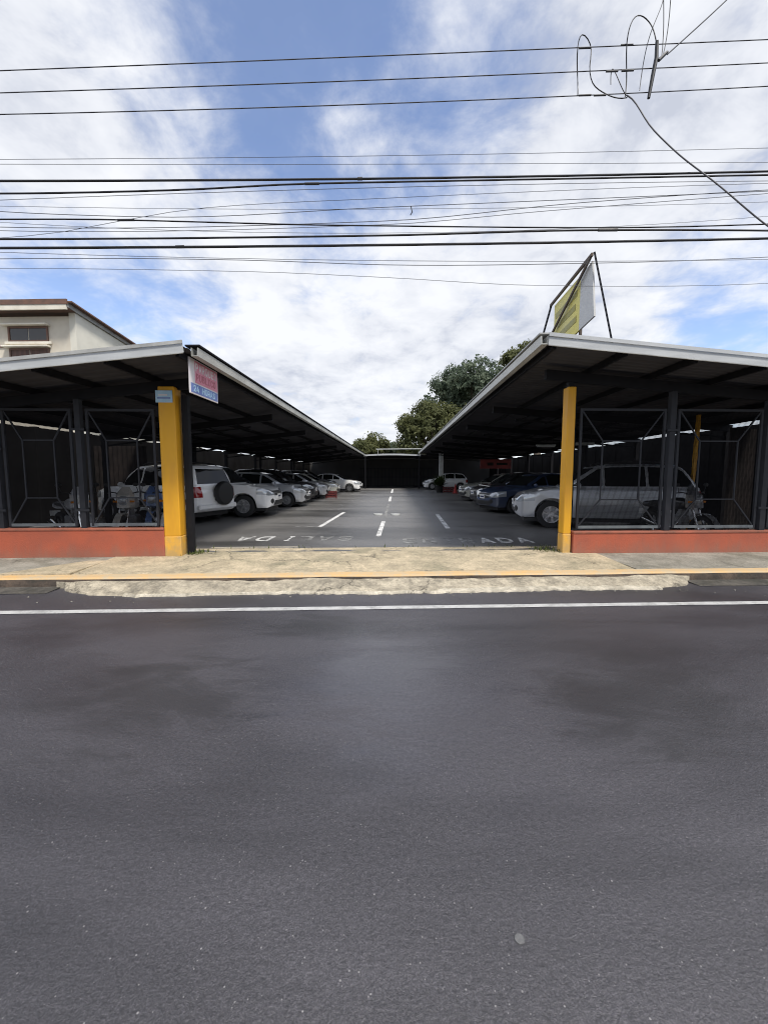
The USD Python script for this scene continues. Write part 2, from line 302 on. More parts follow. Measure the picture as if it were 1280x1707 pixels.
CREAM = surf('cream_render', (0.62, 0.57, 0.47), (0.52, 0.47, 0.385), 1.3, 0.85, 0.2, 40.0)
CREAM_L = surf('pale_render', (0.68, 0.66, 0.57), (0.6, 0.58, 0.5), 1.3, 0.85, 0.2, 40.0)
TRIM = surf('cream_trim', (0.72, 0.68, 0.58), (0.6, 0.56, 0.47), 3.0, 0.7)
ROOF_BR = surf('brown_roof_edge', (0.16, 0.085, 0.06), (0.10, 0.06, 0.045), 4.0, 0.7)
GLASS_H = M('house_glass', {'p': ('principled_bsdf', dict(base_color=(0.025, 0.025, 0.026), roughness=0.08, specular_ior_level=0.6))})
CURT = surf('window_curtain', (0.14, 0.085, 0.07), (0.07, 0.045, 0.04), 14.0, 0.9, stretch=(1, 1, 0.08))
WIRE = surf('black_cable', (0.018, 0.018, 0.02), (0.012, 0.012, 0.013), 5.0, 0.5)
WIRE_G = surf('grey_cable', (0.07, 0.07, 0.078), (0.05, 0.05, 0.055), 5.0, 0.5)
RUST = surf('rusty_steel', (0.09, 0.06, 0.04), (0.05, 0.04, 0.035), 20.0, 0.75)
PVC = surf('pale_fixture', (0.55, 0.56, 0.54), (0.45, 0.46, 0.44), 4.0, 0.5)
RUBBER = surf('tyre_rubber', (0.018, 0.018, 0.019), (0.012, 0.012, 0.012), 30.0, 0.8, space='texture_coordinate.object')
ALLOY = surf('alloy_rim', (0.55, 0.55, 0.56), (0.42, 0.42, 0.43), 10.0, 0.3, metallic=0.85, space='texture_coordinate.object')
HUBCAP = surf('grey_hubcap', (0.30, 0.30, 0.31), (0.22, 0.22, 0.22), 10.0, 0.4, metallic=0.3, space='texture_coordinate.object')
PLASTIC = surf('black_plastic', (0.022, 0.022, 0.023), (0.015, 0.015, 0.015), 20.0, 0.55, space='texture_coordinate.object')
CHROME = M('chrome_trim', {'p': ('principled_bsdf', dict(base_color=(0.7, 0.7, 0.7), metallic=1.0, roughness=0.15))})
CARGLASS = M('car_glass', {'p': ('principled_bsdf', dict(base_color=(0.010, 0.011, 0.011), roughness=0.04, specular_ior_level=0.3))})
LENS = M('lamp_lens', {'p': ('principled_bsdf', dict(base_color=(0.42, 0.44, 0.46), roughness=0.07, metallic=0.35, coat_weight=1.0))})
TAIL = M('tail_lens', {'p': ('principled_bsdf', dict(base_color=(0.26, 0.012, 0.012), roughness=0.1, coat_weight=0.8))})
AMBER = M('amber_lens', {'p': ('principled_bsdf', dict(base_color=(0.6, 0.2, 0.02), roughness=0.1, coat_weight=0.6))})
PLATE = surf('number_plate_white', (0.7, 0.7, 0.68), (0.62, 0.62, 0.6), 20.0, 0.5, space='texture_coordinate.object')
PLATE_B = surf('number_plate_ink', (0.02, 0.03, 0.10), (0.02, 0.02, 0.06), 20.0, 0.5)
def paint(name, c, metallic=0.0, rough=0.3):
    n = {'p': ('principled_bsdf', dict(metallic=metallic, roughness=rough, coat_weight=0.8, coat_roughness=0.06)),
         't': ('texture_coordinate', {}), 'g': ('separate_xyz', {}), 'n': ('noise_texture', dict(scale=5.0, detail=6.0, roughness=0.7)),
         'h': ('map_range', dict(from_min=0.25, from_max=0.75, to_min=0.0, to_max=0.45, clamp=True)), 'mu': ('math', dict(math_type='multiply')),
         'x': ('mix', dict(mix_type='mix', color1=c, color2=(0.2, 0.185, 0.165)))}
    l = [('t.object', 'g.vector'), ('t.object', 'n.vector'), ('g.z', 'h.value'), ('n.fac', 'mu.value1'), ('mu.value', 'x.fac'), ('x.color', 'p.base_color')]
    n['h'] = ('map_range', dict(from_min=0.25, from_max=0.7, to_min=0.42, to_max=0.02, clamp=True)); l.append(('h.result', 'mu.value2'))   # road dirt on the sills
    return M(name, n, l)
P_WHITE = paint('white_car_paint', (0.85, 0.85, 0.84))
P_WHITE2 = paint('offwhite_car_paint', (0.84, 0.84, 0.83))
P_SILVER = paint('silver_car_paint', (0.46, 0.47, 0.49), 0.35, 0.32)
P_GREY = paint('grey_car_paint', (0.19, 0.19, 0.195), 0.4)
P_BLACK = paint('black_car_paint', (0.02, 0.02, 0.022))
P_BLUE = paint('navy_car_paint', (0.03, 0.048, 0.10), 0.25, 0.25)
P_PALE = paint('champagne_car_paint', (0.50, 0.50, 0.44), 0.35)
P_DRED = paint('dark_red_paint', (0.24, 0.03, 0.03))
CAPM = surf('dull_cap_metal', (0.13, 0.13, 0.13), (0.08, 0.08, 0.08), 120.0, 0.6)
LEAFPOT = surf('black_pot', (0.02, 0.02, 0.02), (0.014, 0.014, 0.014), 6.0, 0.7)
REDP = surf('red_plastic', (0.42, 0.035, 0.03), (0.28, 0.028, 0.025), 5.0, 0.6)
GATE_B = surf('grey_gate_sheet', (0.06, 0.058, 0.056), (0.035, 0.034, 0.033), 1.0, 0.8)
REDD = surf('dark_red_slat', (0.14, 0.02, 0.02), (0.08, 0.014, 0.014), 5.0, 0.7)
REDB = surf('dull_red_board', (0.26, 0.04, 0.035), (0.16, 0.03, 0.028), 3.0, 0.7)
SIGN_W = surf('sign_white', (0.66, 0.62, 0.62), (0.58, 0.54, 0.55), 3.0, 0.3)
SIGN_R = surf('sign_sky_paled_red', (0.60, 0.22, 0.29), (0.54, 0.16, 0.22), 2.0, 0.3)  # red paled to pink, the sky reflection put into the colour
SIGN_DR = surf('sign_red_ink', (0.42, 0.12, 0.16), (0.36, 0.09, 0.12), 3.0, 0.35)
SIGN_B = surf('sign_blue', (0.14, 0.20, 0.44), (0.10, 0.15, 0.36), 3.0, 0.3)
SIGN_LB = surf('sign_pale_blue', (0.38, 0.55, 0.68), (0.28, 0.46, 0.6), 6.0, 0.35)
SIGN_Y = surf('sign_yellow', (0.62, 0.54, 0.12), (0.52, 0.46, 0.14), 2.0, 0.5)
SIGN_O = surf('sign_olive_ink', (0.30, 0.26, 0.05), (0.24, 0.22, 0.06), 4.0, 0.5)
SIGN_G = surf('sign_grey_white', (0.50, 0.50, 0.49), (0.43, 0.43, 0.42), 2.0, 0.6)
BARK = surf('tree_bark', (0.12, 0.095, 0.07), (0.06, 0.05, 0.04), 8.0, 0.95)
def leafmat(name, a, b, c, trans=0.3):
    n = {'g': ('geometry', {}), 'n': ('noise_texture', dict(scale=0.5, detail=4.0, roughness=0.6)),
         'w': ('math', dict(math_type='multiply_add', value2=0.6)), 'r': ('rgb_ramp', dict(ramp=[(0.45, a), (0.72, b), (1.0, c)])),
         'd': ('principled_bsdf', dict(roughness=0.6, specular_ior_level=0.25)), 't': ('translucent_bsdf', {}), 'm': ('mix_closure', dict(fac=trans))}
    l = [('g.position', 'n.vector'), ('g.random_per_island', 'w.value1'), ('n.fac', 'w.value3'), ('w.value', 'r.fac'), ('r.color', 'd.base_color'), ('r.color', 't.color'), ('d.BSDF', 'm.closure1'), ('t.BSDF', 'm.closure2')]
    return M(name, n, l, surface='m.closure')
LEAF_D = leafmat('tree_leaves_dark', (0.09, 0.12, 0.08), (0.20, 0.235, 0.16), (0.38, 0.41, 0.31), 0.45)
LEAF_O = leafmat('tree_leaves_olive', (0.09, 0.10, 0.04), (0.19, 0.20, 0.085), (0.33, 0.32, 0.17), 0.45)
LEAF_P = leafmat('plant_leaves', (0.04, 0.06, 0.015), (0.09, 0.11, 0.03), (0.15, 0.15, 0.05))
WEED = leafmat('weed_leaves', (0.06, 0.08, 0.02), (0.11, 0.13, 0.035), (0.17, 0.16, 0.06))

# ------------------------------------------------------------------ ground, road, pavement
A = math.radians(4.0); CA, SA = math.cos(A), math.sin(A)
def fr(u, v, z=0.0): return np.array([u * CA - v * SA, u * SA + v * CA, z])      # frontage frame -> world
def to_fr(m):                                                                     # mesh in (u, v, z) -> world
    m = m.copy(); m.apply_transform(trimesh.transformations.rotation_matrix(A, [0, 0, 1])); return m
def fu(x, v): return (x + v * SA) / CA                                            # u of world x at depth v

def sheet(x0, x1, y0, y1, z, nx=1, ny=1):
    X, Y = np.meshgrid(np.linspace(x0, x1, nx + 1), np.linspace(y0, y1, ny + 1), indexing='ij')
    v = np.c_[X.ravel(), Y.ravel(), np.full(X.size, z)]
    f = []
    for i in range(nx):
        for j in range(ny):
            a = i * (ny + 1) + j; f += [[a, a + ny + 1, a + ny + 2], [a, a + ny + 2, a + 1]]
    return trimesh.Trimesh(v, f, process=False)
obj('ground', sheet(-600, 600, -600, 900, -0.03), GROUND, kind='structure')
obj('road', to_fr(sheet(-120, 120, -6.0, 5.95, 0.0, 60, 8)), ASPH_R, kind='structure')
obj('far_pavement', to_fr(box(-120, 120, -9.0, -6.0, -0.02, 0.14)), CONC_W, kind='structure')
obj('road_edge_line', to_fr(sheet(-60, 60, 4.80, 4.915, 0.004, 60, 1)), LINE_W, kind='structure')

rng = np.random.default_rng(5)
# pavement: cross-section kerb + slab, driveway between
def strip(profile, u0, u1, n):                 # profile [(v, z)] swept along u, with a little unevenness
    us = np.linspace(u0, u1, n + 1); P = np.array(profile); k = len(P)
    v = []
    for i, u in enumerate(us):
        for j, (a, b) in enumerate(P):
            h = 0.008 * (meshkit.noise(np.array([u * 2.3, a * 3, 1.0])) - 0.5)
            v.append([u, a + h, b + (h if b > 0.03 else 0)])
    f = []
    for i in range(n):
        for j in range(k - 1):
            a = i * k + j; f += [[a, a + k, a + k + 1], [a, a + k + 1, a + 1]]
    return trimesh.Trimesh(np.array(v), f, process=False)
UL, UR = -4.35, 4.15
for (a, b) in ((-60, UL), (UR, 60)):
    obj('pavement', to_fr(strip([(6.05, 0.135), (6.6, 0.15), (7.32, 0.165), (7.62, 0.175)], a, b, 90)), CONC_W, kind='structure')
obj('driveway', to_fr(strip([(6.05, 0.125), (6.4, 0.14), (6.9, 0.16), (7.5, 0.178), (7.95, 0.184)], UL, UR, 40)), CONC_D, kind='structure')
# flared corner of the driveway poured over the left pavement
pts = [(-5.35, 6.1), (UL + 0.02, 6.1), (UL + 0.02, 7.28), (-4.5, 7.2)]
fl = extrude(sg.Polygon(pts), 0.02); fl.apply_translation([0, 0, 0.141])
obj('driveway_flare', to_fr(fl), CONC_D, kind='structure')
obj('kerb', to_fr(strip([(5.915, 0.118), (5.925, 0.132), (5.95, 0.139), (6.12, 0.141), (6.12, 0.1)], -60, 60, 240)), KERB_Y, kind='structure')
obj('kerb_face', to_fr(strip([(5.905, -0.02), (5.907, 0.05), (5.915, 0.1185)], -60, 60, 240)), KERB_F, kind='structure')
for a, b in ((-60, -4.3), (4.75, 60)): obj('gutter_dirt', to_fr(strip([(5.62, 0.005), (5.8, 0.012), (5.91, 0.02)], a, b, 60)), GUT_D, kind='structure')
# broken apron between kerb and road
us = np.linspace(-4.35, 4.8, 260)
rows = [[], [], [], [], []]
for u in us:
    e = min(1.0, (u + 4.35) / 1.1, (4.8 - u) / 0.9) + 0.25 * (meshkit.noise(np.array([u * 3.3, 1.0, 5.0])) - 0.5) * (1 if min(u + 4.35, 4.8 - u) < 0.9 else 0); e = max(e, 0.0)
    w = meshkit.noise(np.array([u * 1.1, 0, 7.0])) * 0.09 + meshkit.noise(np.array([u * 9.0, 0, 9.0])) * 0.03 + meshkit.noise(np.array([u * 31.0, 0, 9.0])) * 0.012
    f0 = 5.89 - (0.47 - w) * e ** 0.5
    h = [0.0, 0.016, 0.04, 0.072, 0.086]
    for k in range(5):
        t = [0, 0.03, 0.35, 0.75, 1.0][k]
        rows[k].append([u, f0 + (5.895 - f0) * t, h[k] + (0.02 * (meshkit.noise(np.array([u * 6, k * 1.7, 3.0])) - 0.5) + (0.05 * (meshkit.noise(np.array([u * 1.4, 0.3, 8.0])) - 0.35) if k > 2 else 0) if k > 1 else 0) - (0.0 if k else 0.01)])
V = np.array(rows).transpose(1, 0, 2).reshape(-1, 3); f = []
for i in range(len(us) - 1):
    for j in range(4):
        a = i * 5 + j; f += [[a, a + 5, a + 6], [a, a + 6, a + 1]]
obj('driveway_apron', to_fr(trimesh.Trimesh(V, f, process=False)), CONC_A, kind='structure', smooth=40)
# pale cement lip along the apron's road edge
us2 = np.linspace(-3.2, 4.1, 150); V = []; f = []
for i, u in enumerate(us2):
    w = meshkit.noise(np.array([u * 1.1, 0, 7.0])) * 0.09 + meshkit.noise(np.array([u * 9.0, 0, 9.0])) * 0.03 + meshkit.noise(np.array([u * 31.0, 0, 9.0])) * 0.012
    v0 = 5.40 + w - 0.02 + 0.05 * (meshkit.noise(np.array([u * 17.0, 2.0, 1.0])) - 0.5); wd = 0.02 + 0.09 * meshkit.noise(np.array([u * 1.6, 4.0, 2.0])) * meshkit.noise(np.array([u * 5.0, 1.0, 2.0])) + (0.05 if u > 1 else 0)
    V += [[u, v0, -0.01], [u, v0 + 0.012, 0.020], [u, v0 + wd, 0.030 + 0.008 * meshkit.noise(np.array([u * 9.0, 3.0, 3.0]))], [u, v0 + wd + 0.02, 0.012]]
    if i:
        for j in range(3):
            a = (i - 1) * 4 + j; f += [[a, a + 4, a + 5], [a, a + 5, a + 1]]
obj('apron_lip', to_fr(trimesh.Trimesh(np.array(V), f, process=False)), CONC_P, kind='structure', smooth=40)
# gutter grime and loose pebbles on the road
peb = []
for i in range(80):
    if i < 24: x, y = rng.uniform(-2.2, 2.2), rng.uniform(1.15, 3.6)
    else:
        q = fr(rng.uniform(-6, 6), 5.45 - abs(rng.normal(0, 0.15)) if abs(i % 3) else rng.uniform(5.2, 5.9)); x, y = q[0], q[1]
    s = rng.uniform(0.0012, 0.0026) if i < 24 else rng.uniform(0.004, 0.013)
    m = trimesh.creation.icosphere(0, 1.0); peb.append(trimesh.Trimesh(np.array(m.vertices) * [s * rng.uniform(.8, 1.5), s, s * .7] + [x, y, s * 0.4], m.faces, process=False))
obj('loose_pebbles', cat_mesh(peb), CONC_W, kind='stuff', label='small pale pebbles scattered over the road and gutter', cat='pebbles')
lid = trimesh.creation.cylinder(0.017, 0.003, sections=14); lid.apply_translation([0.43, 1.305, 0.0025])
obj('flattened_bottle_cap', lid, CAPM, label='flattened grey bottle cap lying on the near asphalt', cat='bottle cap')

# lot surface
LZ = 0.18
lotv = np.array([[-10.0, 7.62, LZ], [10.7, 7.62 + 0.0, LZ], [10.7, 50, LZ], [-10.0, 50, LZ]])
p0, p1 = fr(fu(-10, 7.9), 7.9), fr(fu(10.7, 7.9), 7.9)
obj('car_park_floor', trimesh.Trimesh(np.array([[p0[0], p0[1] - 0.3, LZ], [p1[0], p1[1] - 0.3, LZ], [10.7, 50, LZ], [-10, 50, LZ]]), [[0, 1, 2], [0, 2, 3]], process=False), ASPH_L, kind='structure')
q0, q1 = fr(fu(-3.75, 7.95), 7.95), fr(fu(2.95, 7.95), 7.95)
obj('threshold_strip', to_fr(box(fu(-3.55, 8.0), fu(-1.9, 8.0), 8.03, 8.10, LZ - .02, LZ + .006)), CONC_P, kind='structure')
# lot markings (4 mm sheets)
def mark(pts, mat, name='parking_line', z=LZ + 0.004):
    m = extrude(sg.Polygon(pts), 0.003); m.apply_translation([0, 0, z - 0.003]); return obj(name, m, mat, kind='structure')
def dash(a, b, w, mat=LOT_W):
    a, b = np.array(a, float), np.array(b, float); d = (b - a) / np.linalg.norm(b - a); s = np.array([-d[1], d[0]]) * w / 2
    mark([a - s, b - s, b + s, a + s], mat)
dash((-2.05, 11.0), (-1.92, 15.4), 0.12); dash((1.36, 10.8), (1.45, 14.6), 0.12)
dash((-2.7, 11.05), (-2.1, 11.05), 0.1, LOT_W3)
dash((-0.40, 9.4), (-0.37, 12.4), 0.11); dash((-0.36, 13.6), (-0.34, 19.5), 0.10, LOT_W3); dash((-0.33, 21.5), (-0.32, 26), 0.14); dash((-0.32, 31), (-0.30, 39), 0.16)
for (x, y) in ((-0.62, 14.4), (-0.02, 14.4)):
    c = trimesh.creation.cylinder(0.16, 0.035, sections=20); c.apply_translation([x, y, LZ + 0.017])
    obj('road_stud', c, PVC, label='round white road stud ' + ('left' if x < -.3 else 'right') + ' of the dashed centre line in the lot', cat='road stud')
for (x, y, w) in ((2.0, 25.5, .5), (1.4, 30.5, .5), (-2.6, 29, .6), (-1.4, 21.5, .4)): dash((x - w, y), (x + w, y + .1), 0.45, LOT_W3)
dash((-3.4, 19.3), (-1.6, 19.3), 0.1, LOT_W3); dash((3.0, 11.9), (4.6, 11.4), 0.1, LOT_W3); dash((-4.6, 16.3), (-2.2, 16.3), 0.1, LOT_W3)
def word(text, x0, x1, y0, y1, mat, flip=False, name='painted_letter'):
    step = (x1 - x0) / len(text)
    for i, ch in enumerate(text):
        m = meshkit.text_mesh(ch, 1.0, 0.003, bold=True)
        b = m.bounds; q = np.array(m.vertices)
        q[:, 0] = (q[:, 0] - b[0, 0]) / (b[1, 0] - b[0, 0]) * (0.34 if ch == 'I' else 1) * step * 0.74; q[:, 1] = (q[:, 1] - b[0, 1]) / (b[1, 1] - b[0, 1]) * (y1 - y0)
        fc = m.faces
        if flip:
            q[:, 0] = -q[:, 0]; q[:, 1] = -q[:, 1]; k = [x1 - i * step, y1, LZ + 0.002]
        else: k = [x0 + i * step, y0, LZ + 0.002]
        k[1] += k[0] * 0.06
        mm = mat[i] if isinstance(mat, (list, tuple)) else mat
        obj(name, trimesh.Trimesh(q + k, fc, process=False), mm, kind='structure')
word('ENTRADA', 0.15, 3.0, 8.45, 9.1, [LOT_W3, LOT_W3, LOT_W3, LOT_W3, LOT_W2, LOT_W2, LOT_W2])
word('SALIDA', -3.6, -0.95, 8.8, 9.45, [LOT_W3, LOT_W3, LOT_W3, LOT_W2, LOT_W2, LOT_W2], flip=True)

# ------------------------------------------------------------------ front walls, columns, mesh gates
WV0, WV1 = 7.28, 7.46
def front_wall(u0, u1, label, zt, right):
    t = thing('low_wall', label, 'wall')
    obj('wall_body', to_fr(rbox(u0, u1, WV0, WV1, 0.05, zt - 0.04, 0.008)), RED_WALL, t)
    obj('wall_cap', to_fr(rbox(u0, u1, WV0 - 0.012, WV1 + 0.012, zt - 0.04, zt, 0.008)), RED_CAP, t)
front_wall(fu(-10.0, 7.4), fu(-4.02, 7.4), 'terracotta painted low wall under the mesh gates left of the entrance', 0.67, False)
front_wall(fu(3.19, 7.4), fu(10.7, 7.4), 'terracotta painted low wall under the mesh gates right of the entrance', 0.565, True)

def mesh_gate(xa, xb, z0, z1, label, v=7.37, fullmesh=True):
    ua, ub = fu(xa, v), fu(xb, v)
    base = fr((ua + ub) / 2, v, z0); w = ub - ua; h = z1 - z0
    t = thing('mesh_gate', label, 'gate', base, math.degrees(A), 'steel mesh gates standing on the low red walls')
    s = 0.04; hw = w / 2
    obj('frame_post', box(-hw, -hw + s, -s / 2, s / 2, 0, h), STEEL_G, t); obj('frame_post', box(hw - s, hw, -s / 2, s / 2, 0, h), STEEL_G, t)
    obj('bottom_rail', box(-hw + s, hw - s, -s / 2, s / 2, 0.0, s * 1.2), STEEL_B, t); obj('top_rail', box(-hw + s, hw - s, -s / 2, s / 2, h - s, h), STEEL_G, t)
    ix, za, zb = w * 0.225, h * 0.245, h * 0.735; r = 0.022
    for sx in (-1, 1):
        obj('upright_bar', box(sx * ix - r / 2, sx * ix + r / 2, -r / 2, r / 2, za, zb), STEEL_G, t)
        obj('diagonal_bar', beam((sx * ix, 0, za), (sx * (hw - s), 0, s), r, r), STEEL_G, t)
        obj('diagonal_bar', beam((sx * ix, 0, zb), (sx * (hw - s), 0, h - s), r, r), STEEL_G, t)
    for zz in (za, zb): obj('cross_bar', box(-ix + r / 2, ix - r / 2, -r / 2, r / 2, zz - r / 2, zz + r / 2), STEEL_G, t)
    ms = []; pt = 0.016; wr = 0.0034
    for x in np.arange(-hw + s, hw - s, pt): ms.append(box(x - wr / 2, x + wr / 2, 0.012, 0.012 + wr, s, h - s))
    for z in np.arange(s, h - s, pt): ms.append(box(-hw + s, hw - s, 0.0165, 0.0165 + wr, z - wr / 2, z + wr / 2))
    p = obj('wire_mesh', ms, MESH_W, t, kind='stuff')
    return t
mesh_gate(-8.10, -6.86, 0.70, 2.70, 'steel mesh gate at the far left end of the left red wall')
mesh_gate(-6.64, -5.50, 0.70, 2.70, 'steel mesh gate with the fairing of a motorcycle behind it')
mesh_gate(-5.26, -4.12, 0.70, 2.70, 'steel mesh gate beside the wide yellow column with the blue plaque')
mesh_gate(3.27, 4.84, 0.61, 2.76, 'steel mesh gate beside the narrow yellow column, silver SUV behind')
mesh_gate(5.06, 6.64, 0.61, 2.76, 'steel mesh gate second from the narrow yellow column')
mesh_gate(6.86, 8.40, 0.61, 2.76, 'steel mesh gate at the far right end of the right red wall')

# ------------------------------------------------------------------ sheds
def roof_profile(n, pitch, h):           # trapezoid corrugation along y: [(y, z)]
    out = []
    for i in range(n):
        y = i * pitch
        out += [(y, 0), (y + pitch * .35, 0), (y + pitch * .5, h), (y + pitch * .85, h)]
    out.append((n * pitch, 0)); return out
def shed(side, label, xe, ze, xo, slope, posts, y_end=40.0):
    """Mono-pitch shed roof: aisle edge at xe (underside ze), falling outwards to xo."""
    t = thing('parking_shed', label, 'shed')
    sgn = -1 if side == 'left' else 1
    zz = lambda x: ze - slope * abs(x - xe)
    v0 = 6.2
    front = lambda x: x * math.tan(A) + v0 / CA
    th = 0.028
    # corrugated roof sheets, each about 1 m wide, running down the slope
    prof = roof_profile(5, 0.2, 0.03)
    y = min(front(xe), front(xo)) + 0.0
    Yl = np.arange(front(xo) if sgn > 0 else front(xe), y_end, 1.0)
    first = True
    ys = list(np.arange(8.0, y_end - 0.01, 1.0))
    def sheet_mesh(ya, n, skewfront=False):
        V, f = [], []
        pr = roof_profile(n, 0.2, 0.014)
        for lay in (0, 1):
            for k, x in enumerate((xe, xo)):
                for (yy, h) in pr:
                    Y = ya + yy
                    if skewfront: Y = front(x) + (8.0 - front(x)) * yy / (n * 0.2)
                    V.append([x, Y, zz(x) + 0.078 + h + lay * 0.006])
        m = len(pr)
        for j in range(m - 1):
            a, b = j, m + j
            f += [[a, a + 1, b + 1], [a, b + 1, b]]; a += 2 * m; b += 2 * m; f += [[a, b + 1, a + 1], [a, b, b + 1]]
        for j in range(m - 1):
            for (o0, o1) in ((0, 2 * m), (m, 3 * m)):
                f += [[o0 + j, o1 + j, o1 + j + 1], [o0 + j, o1 + j + 1, o0 + j + 1]]
        if sgn < 0: f = [q[::-1] for q in f]
        return trimesh.Trimesh(np.array(V), f, process=False)
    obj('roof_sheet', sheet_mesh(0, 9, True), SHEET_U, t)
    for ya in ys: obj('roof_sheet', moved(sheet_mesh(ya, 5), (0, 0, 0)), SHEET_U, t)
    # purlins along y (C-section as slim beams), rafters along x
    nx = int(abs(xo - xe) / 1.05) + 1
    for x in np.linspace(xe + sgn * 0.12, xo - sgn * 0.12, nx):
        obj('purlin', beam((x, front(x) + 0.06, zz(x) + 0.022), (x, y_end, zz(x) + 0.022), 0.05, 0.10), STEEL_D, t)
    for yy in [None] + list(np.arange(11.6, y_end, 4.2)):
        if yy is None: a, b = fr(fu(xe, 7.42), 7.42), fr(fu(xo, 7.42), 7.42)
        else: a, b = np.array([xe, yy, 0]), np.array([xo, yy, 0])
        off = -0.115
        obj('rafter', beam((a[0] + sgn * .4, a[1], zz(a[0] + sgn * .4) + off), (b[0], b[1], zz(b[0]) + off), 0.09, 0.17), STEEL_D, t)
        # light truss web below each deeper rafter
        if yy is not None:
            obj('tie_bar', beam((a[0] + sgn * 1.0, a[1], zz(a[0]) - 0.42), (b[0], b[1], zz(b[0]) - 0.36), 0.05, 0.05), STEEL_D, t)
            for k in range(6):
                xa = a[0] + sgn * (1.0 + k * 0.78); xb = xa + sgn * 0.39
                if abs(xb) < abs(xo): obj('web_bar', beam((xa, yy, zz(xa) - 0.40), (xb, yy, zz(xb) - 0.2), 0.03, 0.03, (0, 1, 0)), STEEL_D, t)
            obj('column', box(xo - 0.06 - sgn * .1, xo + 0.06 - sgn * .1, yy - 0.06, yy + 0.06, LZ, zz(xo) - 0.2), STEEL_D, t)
    # front fascia (folded metal: two strips) and aisle gutter
    a, b = fr(fu(xe, v0), v0), fr(fu(xo, v0), v0)
    fx = lambda z0, z1, d: beam((a[0] + 0.0, a[1] - d, zz(a[0]) + (z0 + z1) / 2), (b[0], b[1] - d, zz(b[0]) + (z0 + z1) / 2), 0.02, z1 - z0)
    obj('front_fascia', fx(0.0, 0.115, 0.012), FASCIA, t); obj('fascia_trim', fx(0.117, 0.165 if sgn < 0 else 0.17, 0.03), FASCIA2 if sgn < 0 else FASCIA, t)
    obj('fascia_lip', fx(-0.014, -0.001, 0.016), FASCIA2, t)
    gx0, gx1 = (xe, xe + 0.11) if sgn < 0 else (xe - 0.06, xe)
    y0g = a[1] + (0.22 if sgn < 0 else 0.0)
    gz = ze + 0.01
    prof = sg.Polygon([(0, 0), (0.10, 0), (0.11, 0.12), (0.095, 0.12), (0.088, 0.012), (0.012, 0.012), (0.012, 0.12), (0, 0.12)])
    g = xz(prof, y0g, y_end)
    q = np.array(g.vertices)
    if sgn > 0: q[:, 0] = -q[:, 0]; g = trimesh.Trimesh(q, g.faces[:, ::-1], process=False)
    g.apply_translation([xe - sgn * 0.004 * 0 , 0, gz]); obj('gutter', g, GUTTER, t)
    obj('ridge_flashing', beam((xe - sgn * 0.02, y0g, ze + 0.165), (xe - sgn * 0.02, y_end, ze + 0.165), 0.22, 0.022), STEEL_D if sgn < 0 else FASCIA2, t)
    for yy in np.arange(y0g + 1.2, y_end, 2.4):
        obj('gutter_strap', box(xe - 0.002 if sgn < 0 else xe - .113, xe + 0.113 if sgn < 0 else xe + .002, yy, yy + 0.03, gz + 0.121, gz + 0.127), FASCIA2, t)
    return t, zz, front
LXE, LZE, LXO, LSL = -3.02, 3.32, -8.3, 0.112
RXE, RZE, RXO, RSL = 2.23, 3.49, 9.0, 0.082
left_shed, lz, lf = shed('left', 'long open parking shed with dark underside left of the central aisle', LXE, LZE, LXO, LSL, None)
right_shed, rz_, rf = shed('right', 'long open parking shed with dark underside right of the central aisle', RXE, RZE, RXO, RSL, None)

def front_column(t, xa, xb, z1, z2, mat, d=0.13, scuff=True, sgn=1):
    v = 7.42
    a, b = fu(xa, v), fu(xb, v)
    obj('yellow_column', to_fr(rbox(a, b, v - d, v + d, 0.52, z1, 0.012)), mat, t, label='yellow painted column at the entrance')
    obj('column_foot', to_fr(rbox(a - 0.004, b + 0.004, v - d - 0.004, v + d + 0.004, 0.05, 0.52, 0.012)), YELLOW_D if scuff else mat, t, label='scuffed foot of the yellow column')
    m = (a + b) / 2
    obj('column_stub', to_fr(box(m - 0.045, m + 0.045, v - 0.05, v + 0.05, z1, z2)), STEEL_D, t)
front_column(left_shed, -4.02, -3.745, 3.07, lz(-3.9) - 0.2, YELLOW)
front_column(right_shed, 3.015, 3.16, 3.13, rz_(3.1) - 0.2, YELLOW, 0.10)
# steel gate posts between and beside the gates
for (x, zt, lab) in ((-6.75, lz(-6.75) - .2, 'left'), (-5.38, lz(-5.38) - .2, 'left')):
    obj('gate_post', to_fr(box(fu(x, 7.37) - .045, fu(x, 7.37) + .045, 7.325, 7.415, 0.672, zt)), STEEL_G, left_shed)
obj('gate_post', to_fr(box(fu(-3.70, 7.42) + .004, fu(-3.70, 7.42) + .10, 7.44, 7.56, 0.17, 2.95)), STEEL_D, left_shed)
for x in (4.95, 6.75, 8.5):
    obj('gate_post', to_fr(box(fu(x, 7.37) - .05, fu(x, 7.37) + .05, 7.325, 7.42, 0.567, rz_(x) - .2)), STEEL_G, right_shed)
obj('gate_post', to_fr(box(fu(3.16, 7.42) + .004, fu(3.16, 7.42) + .09, 7.47, 7.57, 0.57, 2.95)), STEEL_D, right_shed)
for zt, x0, x1, sh in ((2.02, -6.86, -6.64, left_shed), (0.98, -6.86, -6.64, left_shed), (2.35, -5.5, -5.26, left_shed), (0.98, -5.5, -5.26, left_shed), (2.38, 4.84, 5.06, right_shed), (0.98, 6.64, 6.86, right_shed)):
    a, b = fr(fu(x0, 7.37), 7.31, zt), fr(fu(x1, 7.37), 7.31, zt); obj('gate_latch', beam(a, b, 0.012, 0.035), STEEL_G, sh)
